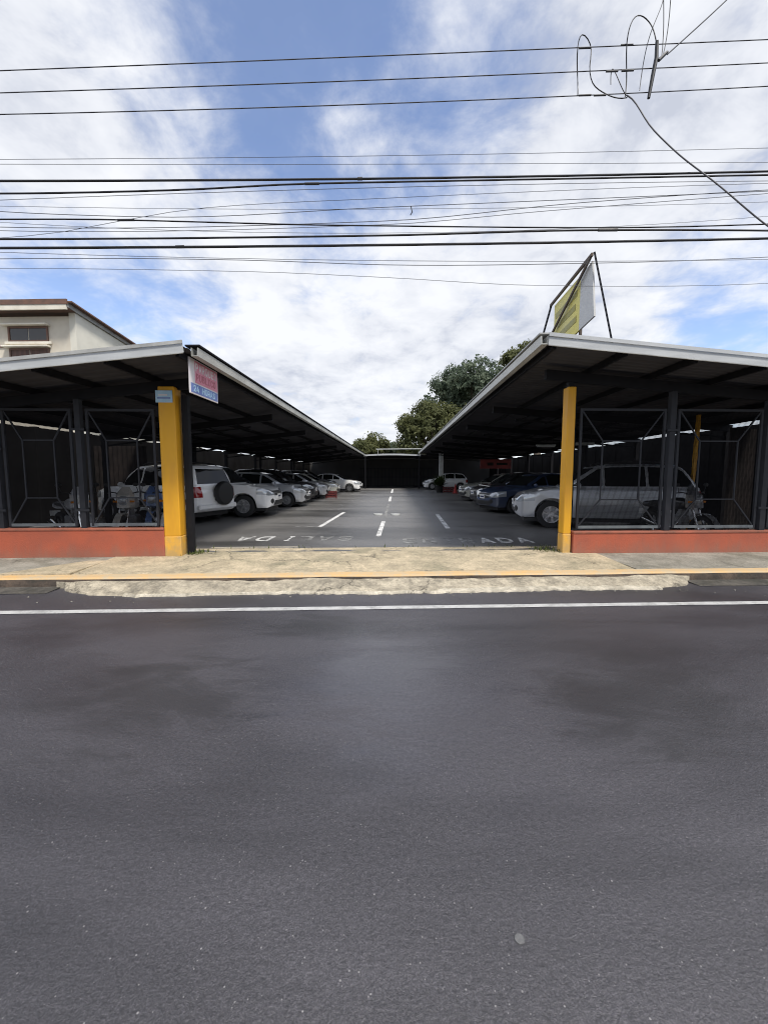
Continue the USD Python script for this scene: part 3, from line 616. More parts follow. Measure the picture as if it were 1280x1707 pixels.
# inner columns
for x, y in ((-7.9, 16.2), (-7.9, 24.2), (-7.9, 32.2)):
    obj('inner_column', box(x - .06, x + .06, y - .06, y + .06, LZ, lz(x) + 0.02), STEEL_D, left_shed)
for x, y in ((8.2, 18.4), (8.2, 26.4)):
    obj('inner_column', box(x - .06, x + .06, y - .06, y + .06, LZ, rz_(x) + 0.02), STEEL_D, right_shed)
obj('inner_column', box(3.42, 3.72, 33.0, 33.3, LZ, rz_(3.6) + 0.02), PVC, right_shed, label='pale painted column by the potted plant')
obj('inner_column', beam((7.42, 10.7, LZ), (7.5, 10.7, rz_(7.5)), 0.07, 0.07), YELLOW, right_shed, label='thin yellow column inside the right shed')

# boundary walls (daylight shows between their top and the roofs)
def boundary(label, x, y0, y1, ztop, sgn):
    t = thing('boundary_wall', label, 'wall')
    L = 2.0; k = 0
    for y in np.arange(y0, y1, L):
        h = ztop + rng.uniform(-0.025, 0.025)
        obj('wall_panel', box(x - .05, x + .05, y + 0.06, min(y + L, y1) - 0.06, 0.1, h), WALL_D, t)
        obj('wall_pier', box(x - .09, x + .09, y - 0.06, y + 0.06, 0.1, ztop + 0.02), WALL_D, t)
    return t
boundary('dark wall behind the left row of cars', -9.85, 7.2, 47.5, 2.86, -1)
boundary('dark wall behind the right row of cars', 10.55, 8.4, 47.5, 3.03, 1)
# ribbed sheets inside
def ribbed(name, label, cat, a, b, z0, z1, mat, pitch=0.14):
    a, b = np.array(a, float), np.array(b, float); d = b - a; L = np.linalg.norm(d); d /= L; nrm = np.array([-d[1], d[0]])
    n = int(L / pitch); V = []; f = []
    for i in range(n * 4 + 1):
        s = i / (n * 4) * L; o = (0, 0, 0.03, 0.03)[i % 4]
        for z in (z0, z1):
            p = a + d * s + nrm * o; V.append([p[0], p[1], z]); p = p + nrm * 0.006; V.append([p[0], p[1], z])
    for i in range(n * 4):
        q = i * 4
        f += [[q, q + 4, q + 6], [q, q + 6, q + 2], [q + 1, q + 7, q + 5], [q + 1, q + 3, q + 7], [q + 2, q + 6, q + 7], [q + 2, q + 7, q + 3]]
    return obj(name, trimesh.Trimesh(np.array(V), f, process=False), mat, label=label, cat=cat)
ribbed('ribbed_metal_panel', 'dark ribbed metal panel standing inside the right shed behind the second gate', 'panel', (8.05, 10.4), (9.1, 10.9), LZ, 2.72, WALL_B)
ribbed('ribbed_metal_partition', 'brownish ribbed metal partition deep behind the left gates', 'partition', (-9.7, 13.2), (-8.1, 13.4), LZ, 2.5, WALL_B)

# canopy and gate at the far end of the aisle
t = thing('rear_canopy', 'low dark canopy with pale curved front edge closing the far end of the aisle', 'canopy')
crv = []
for x in np.linspace(-3.1, 2.35, 13):
    crv.append((x, 40.1, 3.36 + 0.10 * math.sin((x + 3.1) / 5.45 * PI)))
for i in range(12):
    obj('fascia_board', beam(crv[i], crv[i + 1], 0.04, 0.14), FASCIA, t)
obj('roof_deck', [beam((x, 40.15, 3.45 + 0.10 * math.sin((x + 3.1) / 5.45 * PI)), (x, 47.5, 3.3 + 0.10 * math.sin((x + 3.1) / 5.45 * PI)), 0.52, 0.03) for x in np.linspace(-9, 9.6, 40)], SHEET_U, t)
for x in (-2.95, 2.2): obj('post', box(x - .05, x + .05, 40.05, 40.15, LZ, 3.3), STEEL_D, t)
obj('top_pipe', cyl((-1.9, 40.0, 3.95), (2.6, 40.0, 3.98), 0.035, 8), PVC, t)
for x in (-1.7, 2.45): obj('pipe_bracket', beam((x, 40.0, 3.45), (x, 40.0, 3.97), 0.04, 0.04), PVC, t)
t = thing('rear_gate', 'dark barred gate at the far end of the lot under the canopy', 'gate')
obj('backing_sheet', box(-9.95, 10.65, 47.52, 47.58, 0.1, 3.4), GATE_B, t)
for x in np.arange(-4.0, 4.1, 0.4): obj('bar', box(x - .025, x + .025, 47.36, 47.41, LZ, 2.3), STEEL_G, t)
for z in (0.3, 1.25, 2.25): obj('rail', box(-4.1, 4.1, 47.415, 47.45, z - .03, z + .03), STEEL_G, t)

# pale unlit fluorescent fixtures under the right shed
for (x, y, lab) in ((5.5, 15.6, 'left of the narrow yellow column'), (6.1, 13.9, 'above the silver SUV behind the mesh gate')):
    t = thing('tube_lamp', 'unlit white tube lamp under the right roof ' + lab, 'lamp', (x, y, rz_(x) - 0.62))
    obj('lamp_tray', rbox(-.35, .35, -.05, .05, 0.03, 0.07, 0.008), PVC, t); obj('lamp_tube', cyl((-.33, 0, 0.0), (.33, 0, 0.0), 0.018, 8), PVC, t)
    for sx in (-.25, .25): obj('hanger', box(sx - .006, sx + .006, -.006, .006, 0.07, 0.62), STEEL_D, t)

# ------------------------------------------------------------------ signs
t = thing('hanging_sign', 'pinkish red and white parking sign with blue foot hung at the left roof corner', 'sign')
SX = -3.10; Y0, Y1 = 6.30, 7.28; ZB, ZT = 2.82, 3.35
obj('sign_panel', rbox(SX - .012, SX + .012, Y0, Y1, ZB, ZT, .004), SIGN_W, t)
xs = SX + 0.0145
obj('red_field', box(SX + .012, xs, Y0 + .16, Y1 - .02, ZB + .18, ZT - .02), SIGN_R, t)
obj('blue_band', box(SX + .012, xs, Y0 + .02, Y1 - .02, ZB + .02, ZB + .16), SIGN_B, t)
def sign_text(text, h, x, y0, z0, mat, parent, width, depth=.003):
    whole = meshkit.text_mesh(text, h, depth, bold=True); k = width / (whole.bounds[1, 0] - whole.bounds[0, 0])
    step = width / len(text)
    for i, ch in enumerate(text):
        if ch == ' ': continue
        m = meshkit.text_mesh(ch, h, depth, bold=True); q = np.array(m.vertices); b = m.bounds
        kk = min(step * .8 / (b[1, 0] - b[0, 0]), k * 1.1)
        q = np.c_[x + q[:, 2], y0 + i * step + (q[:, 0] - b[0, 0]) * kk, z0 + q[:, 1]]
        obj('letter', trimesh.Trimesh(q, m.faces, process=False), mat, parent)
sign_text('PARQUEO', 0.12, xs + .0005, Y0 + .18, ZT - .17, SIGN_W, t, 0.76)
sign_text('PUBLICO', 0.10, xs + .0005, Y0 + .2, ZB + .225, SIGN_DR, t, 0.7)
sign_text('24 HORAS', 0.09, xs + .0005, Y0 + .1, ZB + .045, SIGN_LB, t, 0.76)
for yy in (Y0 + .08, Y1 - .1): obj('hook', box(SX - .006, SX + .006, yy, yy + .02, ZT - .005, LZE + .08), STEEL_D, t)

t = thing('column_plaque', 'small pale blue plaque on top of the wide yellow column', 'plaque')
a = fu(-4.05, 7.42)
obj('plaque_board', to_fr(rbox(a, a + .28, 7.272, 7.284, 2.80, 3.0, .004)), SIGN_LB, t)
obj('plaque_print', to_fr(box(a + .03, a + .25, 7.2705, 7.2725, 2.86, 2.885)), SIGN_B, t); obj('plaque_print', to_fr(box(a + .05, a + .20, 7.2705, 7.2725, 2.91, 2.935)), SIGN_W, t)

# roof billboard: panel parallel to the aisle, on a raking frame
t = thing('roof_billboard', 'yellow and white advertising board on a raking steel frame above the right shed', 'billboard')
BX = 3.21
def quad_panel(c, th, x):
    pol = sg.Polygon(c); m = extrude(pol, th); q = np.array(m.vertices); return trimesh.Trimesh(np.c_[x + q[:, 2], q[:, 0], q[:, 1]], m.faces, process=False)
zr = rz_(BX) + 0.1
obj('white_board', quad_panel([(7.12, 4.16), (7.68, 4.12), (7.68, 5.05), (7.27, 5.08)], 0.03, BX), SIGN_G, t)
obj('yellow_board', quad_panel([(7.682, 4.12), (8.88, 4.02), (8.88, 5.0), (7.682, 5.05)], 0.03, BX), SIGN_Y, t)
for k, (ya, yb) in enumerate(((7.8, 8.8), (7.85, 8.7), (7.8, 8.6))):
    z = 4.86 - k * 0.22; obj('lettering_stripe', quad_panel([(ya, z), (yb, z - .05), (yb, z - .15), (ya, z - .11)], 0.004, BX - .0055), SIGN_O, t)
obj('top_rail', beam((BX - .04, 7.18, 5.15), (BX - .04, 9.0, 5.05), 0.035, 0.05), RUST, t)
obj('mid_rail', beam((BX - .05, 7.22, 5.12), (BX - .05, 8.9, 4.42), 0.03, 0.045), RUST, t)
obj('stay', beam((BX, 7.2, 5.19), (BX + 0.33, 7.05, rz_(BX + .33) + .13), 0.028, 0.028), STEEL_G, t)
obj('rear_stay', beam((BX - .03, 8.98, 5.06), (BX - .22, 9.75, rz_(BX - .2) + .1), 0.03, 0.03), STEEL_G, t)
for y in (7.75, 8.85): obj('rear_post', beam((BX + .06, y, rz_(BX) + .09), (BX + .06, y, 5.02), 0.04, 0.04), RUST, t)

# ------------------------------------------------------------------ house behind the left shed
t = thing('cream_house', 'cream rendered house with brown roof edge rising behind the left shed', 'house')
HX, HY = -12.15, 16.0
zf = lambda y: 7.78 - 0.10 * (y - HY)
obj('front_wall', box(-24, HX - .25, HY, HY + .2, 0, 7.55), CREAM, t)
side = sg.Polygon([(HY + .002, 0), (HY + 10, 0), (HY + 10, zf(HY + 10) - .1), (HY + .002, zf(HY) - .1)])
obj('side_wall', yz(side, HX - .25, HX), CREAM_L, t)
obj('roof', [beam((-18, HY - .45, zf(HY) + .12), (-18, HY + 10.2, zf(HY + 10) + .12 - .1), 12.2, 0.05)], ROOF_BR, t)
obj('roof_edge', box(-24, HX + .1, HY - .52, HY - .46, zf(HY) + .02, zf(HY) + .2), ROOF_BR, t)
obj('eave_fascia', box(-24, HX + .06, HY - .5, HY - .44, zf(HY) - .16, zf(HY) + .018), TRIM, t)
obj('eave_soffit', box(-24, HX + .06, HY - .438, HY - .01, zf(HY) - .1, zf(HY) - .07), ROOF_BR, t)
obj('verge_board', beam((HX + .05, HY - .45, zf(HY) + .02), (HX + .05, HY + 10.2, zf(HY + 10)), 0.06, 0.16), FASCIA2, t)
for (z0, z1) in ((6.62, 7.18), (5.78, 6.38)):
    w = obj('window', box(-14.72, -13.22, HY - .03, HY - .002, z0, z1), TRIM, t) if False else None
    fr_ = obj('window', [box(-14.78, -14.72, HY - .05, HY - .002, z0, z1), box(-13.28, -13.22, HY - .05, HY - .002, z0, z1), box(-14.72, -13.28, HY - .05, HY - .002, z0, z0 + .06), box(-14.72, -13.28, HY - .05, HY - .002, z1 - .06, z1)], ROOF_BR, t)
    for k in range(2):
        xa = -14.72 + k * .72
        obj('pane', box(xa + .02, xa + .70, HY - .02, HY - .006, z0 + .06, z1 - .06), GLASS_H if z0 > 6 else CURT, fr_)
    obj('window_hood', rbox(-14.95, -13.15, HY - .22, HY - .001, z1 + .02, z1 + .075, .01), TRIM, t)
    obj('window_sill', rbox(-14.9, -13.1, HY - .09, HY - .001, z0 - .10, z0 - .002, .01), TRIM, t)
obj('band_course', box(-24, -14.96, HY - .04, HY - .001, 6.42, 6.50), ROOF_BR, t)
obj('lean_to_roof', beam((-17.0, HY - .8, 6.1), (-14.9, HY - .8, 5.2), 1.5, 0.06), FASCIA, t)

# ------------------------------------------------------------------ trees
def leaves(blobs, n, size, seed, squash=1.0):
    """Leaf-clump quads spread in the outer part of ellipsoid lobes."""
    r = np.random.default_rng(seed); V = []; 
    vol = np.array([b[3] * b[4] * b[5] for b in blobs]) ** 0.75; pick = r.choice(len(blobs), n, p=vol / vol.sum()); B = np.array(blobs)[pick]
    d = r.normal(size=(n, 3)); d /= np.linalg.norm(d, axis=1, keepdims=True)
    rad = r.random(n) ** 0.3 * (1 + 0.16 * np.abs(r.normal(size=n)))
    c = B[:, :3] + d * rad[:, None] * B[:, 3:6]
    keep = meshkit.fbm(c * 0.9, 3, seed) > 0.455
    c, d = c[keep], d[keep]; n = len(c)
    nrm = d + r.normal(size=(n, 3)) * 0.7 + [0, 0, 0.5]; nrm /= np.linalg.norm(nrm, axis=1, keepdims=True)
    a = np.cross(nrm, r.normal(size=(n, 3))); a /= np.linalg.norm(a, axis=1, keepdims=True); b = np.cross(nrm, a)
    s = size * r.uniform(0.5, 1.3, n)[:, None]
    P = np.stack([c - a * s, c - b * s * .45 + nrm * s * .1, c + a * s, c + b * s * .45 + nrm * s * .1], 1).reshape(-1, 3)
    k = np.arange(n)[:, None] * 4
    return trimesh.Trimesh(P, np.vstack([k + [0, 1, 2], k + [0, 2, 3]]), process=False)
def lobes(c, R, n, seed, rr=(0.28, 0.45), flat=0.75):
    r = np.random.default_rng(seed); out = []
    for i in range(n):
        d = r.normal(size=3); d[2] = abs(d[2]) * 1.0 - 0.25; d /= np.linalg.norm(d)
        p = np.array(c) + d * np.array(R) * r.uniform(0.45, 0.8); s = r.uniform(*rr) * np.mean(R)
        out.append((*p, s, s, s * flat))
    return out
def tree(label, base, trunk_h, blobs, n, size, mat, seed, group=None):
    t = thing('broadleaf_tree', label, 'tree', base)
    r = np.random.default_rng(seed); parts = [tube(spline([(0, 0, 0), (.15, .1, trunk_h * .5), (0, 0, trunk_h)], 8), np.linspace(.42, .3, 8), 8)]
    for b in blobs[::2]:
        p = np.array(b[:3]); parts.append(tube(spline([(0, 0, trunk_h * .85), p * [.45, .45, .5] + [0, 0, trunk_h * .45], p], 8), np.linspace(.22, .04, 8), 6))
    obj('trunk', parts, BARK, t, smooth=60); obj('crown', leaves(blobs, n, size, seed), mat, t)
big = lobes((0, 0, 12.2), (6.8, 5, 4.4), 34, 3, (.2, .34)) + [(-3.5, 0, 13.6, 2.4, 2.4, 1.6), (0.0, 0, 16.0, 2.4, 2.4, 1.1), (-1.8, 0, 15.2, 2.2, 2.2, 1.1), (3, 0, 15.2, 2.4, 2.4, 1.3), (-5.6, 0, 11.2, 1.6, 1.8, 1.1), (-6.8, 0, 10.2, 1.0, 1.2, .7),
       (-4.5, 0, 8.6, 2.4, 2.2, 2.0), (-2, 0, 7, 3.2, 2.4, 2.6), (2, 0, 8, 3.2, 2.4, 3), (-4, 0, 5.6, 2.6, 2.2, 2.0), (-2.4, -1, 9.6, 2.6, 2.2, 2.2), (0, -1, 10.2, 3, 2, 2.4)]
tree('large dark green tree towering over the right shed roof', (10.6, 58, 0), 7, big, 42000, 0.27, LEAF_D, 11)
mid = lobes((0, 0, 6.6), (4.6, 3.5, 3.4), 26, 8, (.2, .36)) + [(-2.6, 0, 7.6, 1.8, 2.0, 1.4), (.5, 0, 8.8, 2.0, 2, 1.3), (0, 0, 4.5, 3.4, 2, 2.2), (-2.6, 0, 5.0, 1.8, 2, 1.8), (3.4, 0, 5, 2.2, 2, 2.4), (2.6, 1, 8.0, 2.2, 2, 1.8), (-1.0, 1, 9.4, 1.6, 1.6, 1.2)]
tree('olive green bushy tree lower and left of the large dark tree', (4.6, 52, 0), 4, mid, 32000, 0.23, LEAF_O, 12)
rt = lobes((0, 0, 10.6), (4.0, 3, 3.2), 20, 21, (.2, .36)) + [(-2.6, 0, 12.9, 1.1, 1.3, .9), (-.8, 0, 13.6, 1.4, 1.5, 1.0), (1.4, 0, 14.0, 1.6, 1.5, 1.2)]
tree('tree whose top shows just above the right roof edge near the billboard', (14.2, 43, 0), 7, rt, 20000, 0.24, LEAF_O, 13)
lt = lobes((0, 0, 5.2), (3.0, 3, 1.9), 18, 31) + [(.4, 0, 6.6, 1.4, 1.5, .8)]
tree('small pale green tree at the far end beyond the left roof', (-3.4, 60, 0), 3, lt, 9000, 0.22, LEAF_O, 14)
l2 = lobes((0, 0, 4.4), (3.4, 3, 2.0), 16, 33)
tree('low tree in the gap between the two roof ends', (0.9, 64, 0), 2.5, l2, 12000, 0.22, LEAF_D, 15)

# weeds at the column and wall feet
r = np.random.default_rng(77); wd = []
for i in range(260):
    k = i % 3
    if k == 0: x, y = 2.78 + r.normal(0, .12), 7.78 + r.normal(0, .12)
    elif k == 1: q = fr(fu(-3.6, 7.5) + r.normal(0, .1), 7.5 + r.normal(0, .08)); x, y = q[0], q[1]
    else: q = fr(r.uniform(-4, 3.5), 7.93 + r.normal(0, .03)); x, y = q[0], q[1]
    if k == 2 and r.random() < .7: continue
    h = r.uniform(.02, .09); a = r.uniform(0, 2 * PI); dx, dy = math.cos(a), math.sin(a); w = .008
    wd.append(trimesh.Trimesh([[x - dy * w, y + dx * w, LZ], [x + dy * w, y - dx * w, LZ], [x + dx * h * .5, y + dy * h * .5, LZ + h], [x + dx * h * .3 + dy * w, y + dy * h * .3 - dx * w, LZ + h * .7]], [[0, 1, 2], [1, 3, 2]], process=False))
obj('weeds', wd, WEED, kind='stuff', label='small green weeds growing at the column feet and along the lot edge', cat='weeds')

# ------------------------------------------------------------------ cars
def shift(m, d):
    m = trimesh.Trimesh(np.array(m.vertices), np.array(m.faces), process=False); n = np.array(m.vertex_normals)
    return trimesh.Trimesh(m.vertices + n * d, m.faces, process=False)
def wheel(parent, x, y, r, w, rimmat, spokes, yout, name='wheel', axis='y'):
    """Tyre and rim about the y axis at (x, y, r); yout = +1/-1 is the outer side."""
    prof = np.array([(r * .62, -w / 2), (r * .9, -w / 2), (r * .985, -w / 2 + .025), (r, -w / 4), (r, w / 4), (r * .985, w / 2 - .025), (r * .9, w / 2), (r * .62, w / 2), (r * .62, -w / 2)])
    ty = trimesh.creation.revolve(prof, sections=32)
    def place(m):
        q = np.array(m.vertices); q = np.c_[q[:, 0], q[:, 2], q[:, 1]]
        if yout < 0: q[:, 1] = -q[:, 1]
        f = m.faces if yout < 0 else m.faces[:, ::-1]
        return trimesh.Trimesh(q + [x, y, r], f, process=False)
    tyre = obj('wheel', place(ty), RUBBER, parent, smooth=40)
    o = w / 2
    rp = np.array([(0.001, o - .05), (r * .16, o - .03), (r * .18, o - .055), (r * .54, o - .075), (r * .57, o - .01), (r * .66, o - .006), (r * .66, o - .1), (0.001, o - .11), (0.001, o - .05)])
    ms = [trimesh.creation.revolve(rp, sections=32)]
    barrel = ms[0]
    obj('rim_dish', place(barrel), HUBCAP if spokes else rimmat, tyre, smooth=40)
    if spokes:
        sp = []
        for k in range(spokes):
            a = k * 2 * PI / spokes + .3; c, s_ = math.cos(a), math.sin(a)
            sp.append(beam((c * r * .08, s_ * r * .08, o - .028), (c * r * .60, s_ * r * .60, o - .022), r * .17, .03, (0, 0, 1)))
        hub = trimesh.creation.cylinder(r * .15, .03, sections=16); hub.apply_translation([0, 0, o - .022]); sp.append(hub)
        ring = trimesh.creation.revolve(np.array([(r * .56, o - .03), (r * .65, o - .03), (r * .65, o - .006), (r * .56, o - .008), (r * .56, o - .03)]), sections=32); sp.append(ring)
        obj('rim_spokes', place(cat_mesh(sp)), rimmat, tyre)
    return tyre

STYLES = dict(
    suv=dict(L=4.2, W=1.74, H=1.70, gc=.30, belt=1.05, hood=1.0, cowl=.95, wsx=.35, rrx=-1.72, rbx=-2.03, trunk=None, r=.345, wb=2.50, pillars=(.0, -.95), fo=.82),
    bigsuv=dict(L=4.65, W=1.84, H=1.74, gc=.30, belt=1.08, hood=1.02, cowl=1.0, wsx=.35, rrx=-1.95, rbx=-2.25, trunk=None, r=.365, wb=2.70, pillars=(.05, -1.0), fo=.93),
    softsuv=dict(L=4.42, W=1.84, H=1.68, gc=.27, belt=1.06, hood=.98, cowl=1.0, wsx=.22, rrx=-1.62, rbx=-2.10, trunk=None, r=.36, wb=2.62, pillars=(.05, -.95), fo=.92),
    sedan=dict(L=4.45, W=1.72, H=1.46, gc=.22, belt=.95, hood=.88, cowl=.95, wsx=.15, rrx=-1.05, rbx=-1.65, trunk=.98, r=.31, wb=2.60, pillars=(.0, -.85), fo=.88),
    hatch=dict(L=4.0, W=1.70, H=1.50, gc=.22, belt=.97, hood=.90, cowl=1.0, wsx=.2, rrx=-1.45, rbx=-1.9, trunk=None, r=.31, wb=2.50, pillars=(.05, -.8), fo=.80),
)
def car(style, label, x, y, heading, mat, group, rim=ALLOY, spokes=5, spare=False, rails=False, plate='front', hand=True):
    s = STYLES[style]; L, W, H, gc, belt, hood = (s[k] for k in ('L', 'W', 'H', 'gc', 'belt', 'hood')); hl, hw = L / 2, W / 2
    t = thing('parked_car', label, 'car', (x, y, LZ), math.degrees(heading), group)
    tz = s['trunk'] or belt
    low = sg.Polygon([(-hl + .12, gc + .04), (-hl + .02, gc + .14), (-hl, .62), (-hl + .03, tz - .16), (-hl + .10, tz - .02), (s['rbx'] + .02, tz if s['trunk'] else belt + .02), (-.5, belt + .01), (s['cowl'], belt + .01),
                      (s['cowl'] + .45, hood + .035), (hl - .50, hood - .03), (hl - .2, hood - .10), (hl - .05, hood - .24), (hl, hood - .42), (hl, .42), (hl - .06, gc + .06), (hl - .2, gc), (-hl + .4, gc)])
    sec = sg.Polygon([(k * a, b) for k, pts in ((1, [(hw - .14, gc - .02), (hw - .03, gc + .12), (hw, .60), (hw - .005, .78), (hw - .035, belt - .06), (hw - .075, belt + .03)]), (-1, [(hw - .075, belt + .03), (hw - .035, belt - .06), (hw - .005, .78), (hw, .60), (hw - .03, gc + .12), (hw - .14, gc - .02)])) for a, b in pts])
    plan = [(-hl, 0), (-hl, hw - .26), (-hl + .05, hw - .12), (-hl + .22, hw - .03), (-hl + .7, hw), (hl - 1.0, hw), (hl - .5, hw - .035), (hl - .2, hw - .12), (hl - .06, hw - .30), (hl - .01, hw - .52), (hl, 0)]
    plan = sg.Polygon(plan + [(a, -b) for a, b in plan[::-1]])
    lowb = man(xz(low, -hw - .1, hw + .1)) ^ man(yz(sec, -hl - .1, hl + .1)) ^ man(moved(extrude(plan, 2.4), (0, 0, -.2)))
    gh = sg.Polygon([(s['rbx'], belt - .08), (s['rbx'] + .02, belt + .04), ((s['rbx'] * .35 + s['rrx'] * .65), H - .13), (s['rrx'], H - .045), (s['rrx'] * .4 - .2, H), (s['wsx'] - .35, H - .015), (s['wsx'], H - .075), (s['cowl'] + .02, belt - .01), (s['cowl'], belt - .08)])
    gw = hw - .075
    gsec = sg.Polygon([(-gw, belt - .1), (gw, belt - .1), (gw - .01, belt + .04), (gw - .16, H - .16), (gw - .24, H - .055), (gw - .42, H - .005), (0, H + .01), (-gw + .42, H - .005), (-gw + .24, H - .055), (-gw + .16, H - .16), (-gw + .01, belt + .04)])
    gplan = sg.Polygon([(s['rbx'] - .05, -gw + .12), (s['rbx'] + .3, -gw), (s['cowl'] - .5, -gw), (s['cowl'] - .05, -gw + .16), (s['cowl'] + .06, -.3), (s['cowl'] + .06, .3), (s['cowl'] - .05, gw - .16), (s['cowl'] - .5, gw), (s['rbx'] + .3, gw), (s['rbx'] - .05, gw - .12)])
    ghb = man(xz(gh, -hw, hw)) ^ man(yz(gsec, -hl, hl)) ^ man(moved(extrude(gplan, 2.4), (0, 0, -.2)))
    body = (lowb + ghb).refine_to_length(.09)
    b = tri(body); b.merge_vertices(digits_vertex=5); trimesh.smoothing.filter_taubin(b, lamb=.5, nu=.52, iterations=5)
    body = man(b); infl = man(shift(b, .006)); defl = man(shift(b, -.010))
    shell = infl - defl
    fx_, rx_ = hl - s['fo'], hl - s['fo'] - s['wb']
    # seams and wheel arches
    cut = []
    for xx in (s['cowl'] - .12, s['pillars'][0] - .02, s['pillars'][1] - .1 if s['pillars'][1] - .1 > rx_ + .2 else rx_ + .38): cut.append(box(xx - .004, xx + .004, -hw - .1, hw + .1, gc + .12, H - .14))
    cut.append(box(rx_ + .38, s['cowl'] - .12, -hw - .1, hw + .1, gc + .115, gc + .123))
    cut.append(box(hl - .34, hl - .332, -hw - .1, hw + .1, gc + .2, hood + .1)); cut.append(box(s['cowl'] + .30, s['cowl'] + .308, -hw + .12, hw - .12, belt - .2, belt + .1))
    cut.append(box(-hl + .30, -hl + .308, -hw - .1, hw + .1, gc + .15, .72)); cut.append(box(-hl - .1, -hl + .30, -hw - .1, hw + .1, .70, .708))
    seams = man(cut[0])
    for c in cut[1:]: seams = seams + man(c)
    body = body - (seams - defl)
    for xx in (fx_, rx_):
        for sy in (-1, 1):
            c = trimesh.creation.cylinder(s['r'] + .055, .34, sections=36); c.apply_transform(trimesh.transformations.rotation_matrix(PI / 2, [1, 0, 0])); c.apply_translation([xx, sy * (hw - .10), s['r'] + .02])
            body = body - man(c)
    obj('body', tri(body), mat, t, smooth=32)
    arch = []
    for xx in (fx_, rx_): arch.append(box(xx - s['r'] - .04, xx + s['r'] + .04, -hw + .27, hw - .27, gc - .1, s['r'] * 2 + .02))
    obj('underbody', arch + [box(-hl + .25, hl - .25, -hw + .2, hw - .2, gc - .10, gc + .03)], PLASTIC, t)
    def shellpart(name, prism, m, label=None, cut_=None):
        k = shell ^ man(prism)
        if cut_ is not None: k = k ^ man(cut_)
        if k.num_tri() > 0: return obj(name, tri(k), m, t, smooth=30, label=label)
    # side windows
    gi = gh.buffer(-.075).intersection(sg.box(-5, belt + .045, 5, H))
    xs_ = [-9] + sorted(s['pillars']) + [9]
    for i in range(3):
        g = gi.intersection(sg.box(xs_[i] + .035, 0, xs_[i + 1] - .035, 3)).buffer(-.02).buffer(.02)
        for gg in getattr(g, 'geoms', [g]):
            if gg.is_empty or gg.area < .02: continue
            for sy in (-1, 1): shellpart('side_window', xz(gg, .25 if sy > 0 else -hw, hw if sy > 0 else -.25), CARGLASS)
    ws = lambda a, b2: sg.Polygon([(-gw + .13, belt + .045), (gw - .13, belt + .045), (gw - .25, H - .11), (-gw + .25, H - .11)])
    shellpart('windscreen', yz(ws(0, 0), s['wsx'] + .005, s['cowl'] + .3), CARGLASS)
    shellpart('rear_window', yz(ws(0, 0).intersection(sg.box(-2, belt + .09, 2, H - .14)), -hl - .2, s['rrx'] - .03), CARGLASS)
    # front lamps, grille, bumper intake
    hz = hood - .10
    for sy in (-1, 1):
        ya, yb = sorted((sy * (hw - .50), sy * (hw + .1)))
        pol = sg.Polygon([(sy * (hw - .52), hz - .19), (sy * (hw - .46), hz - .03), (sy * (hw + .1), hz + .045), (sy * (hw + .1), hz - .13), (sy * (hw - .2), hz - .21)])
        shellpart('headlight', yz(pol, hl - .50, hl + .2), LENS)
        pol2 = sg.Point(sy * (hw - .34), .44 + (gc - .22)).buffer(.085, 8)
        shellpart('fog_lamp', yz(pol2, hl - .45, hl + .2), PLASTIC)
        zl = belt - .20
        if spare: tp = sg.box(sorted((sy * (hw - .31), sy * (hw + .1)))[0], .76, sorted((sy * (hw - .31), sy * (hw + .1)))[1], 1.06)
        else: tp = sg.box(sorted((sy * (hw - .34), sy * (hw + .1)))[0], zl - .12, sorted((sy * (hw - .34), sy * (hw + .1)))[1], zl + .14)
        shellpart('tail_light', yz(tp, -hl - .2, -hl + .22), TAIL)
        m = trimesh.creation.icosphere(2, 1.0); q = np.array(m.vertices) * [.055, .10, .075]; q[:, 0] = np.maximum(q[:, 0], -.035)
        obj('wing_mirror', trimesh.Trimesh(q + [s['cowl'] - .34, sy * (hw + .07), belt + .06], m.faces, process=False), mat, t, smooth=True)
        for xx in (s['pillars'][0] + .13, s['pillars'][1] + .16):
            obj('door_handle', rbox(xx - .09, xx + .07, sy * (hw - .012) - .018, sy * (hw - .012) + .018, belt - .165, belt - .135, .008), mat, t)
    shellpart('grille', yz(sg.Polygon([(-.40, hz - .22), (.40, hz - .22), (.46, hz - .06), (-.46, hz - .06)]), hl - .4, hl + .2), PLASTIC)
    shellpart('lower_intake', yz(sg.Polygon([(-.52, gc + .08), (.52, gc + .08), (.44, gc + .24), (-.44, gc + .24)]), hl - .4, hl + .2), PLASTIC)
    obj('grille_bar', [rbox(hl - .12, hl - .03, -.42, .42, hz - .15, hz - .125, .006)], CHROME, t)
    zp = gc + .30
    pf = obj('number_plate', rbox(hl - .02, hl + .018, -.165, .165, zp, zp + .15, .004), PLATE, t)
    obj('plate_stripe', box(hl + .0185, hl + .0205, -.13, .13, zp + .05, zp + .10), PLATE_B, pf)
    pr = obj('number_plate', rbox(-hl - .015, -hl + .02, -.165, .165, .60, .75, .004), PLATE, t)
    obj('plate_stripe', box(-hl - .0175, -hl - .0155, -.13, .13, .65, .70), PLATE_B, pr)
    for xx in (fx_, rx_):
        for sy in (-1, 1): wheel(t, xx, sy * (hw - .115), s['r'], .215, rim, spokes, sy)
    if rails:
        for sy in (-1, 1): obj('roof_rail', tube(spline([(s['wsx'] - .15, sy * (gw - .30), H - .03), (s['wsx'] - .3, sy * (gw - .30), H + .035), (s['rrx'] + .3, sy * (gw - .30), H + .03), (s['rrx'] + .1, sy * (gw - .30), H - .05)], 16), .018, 8), PLASTIC, t)
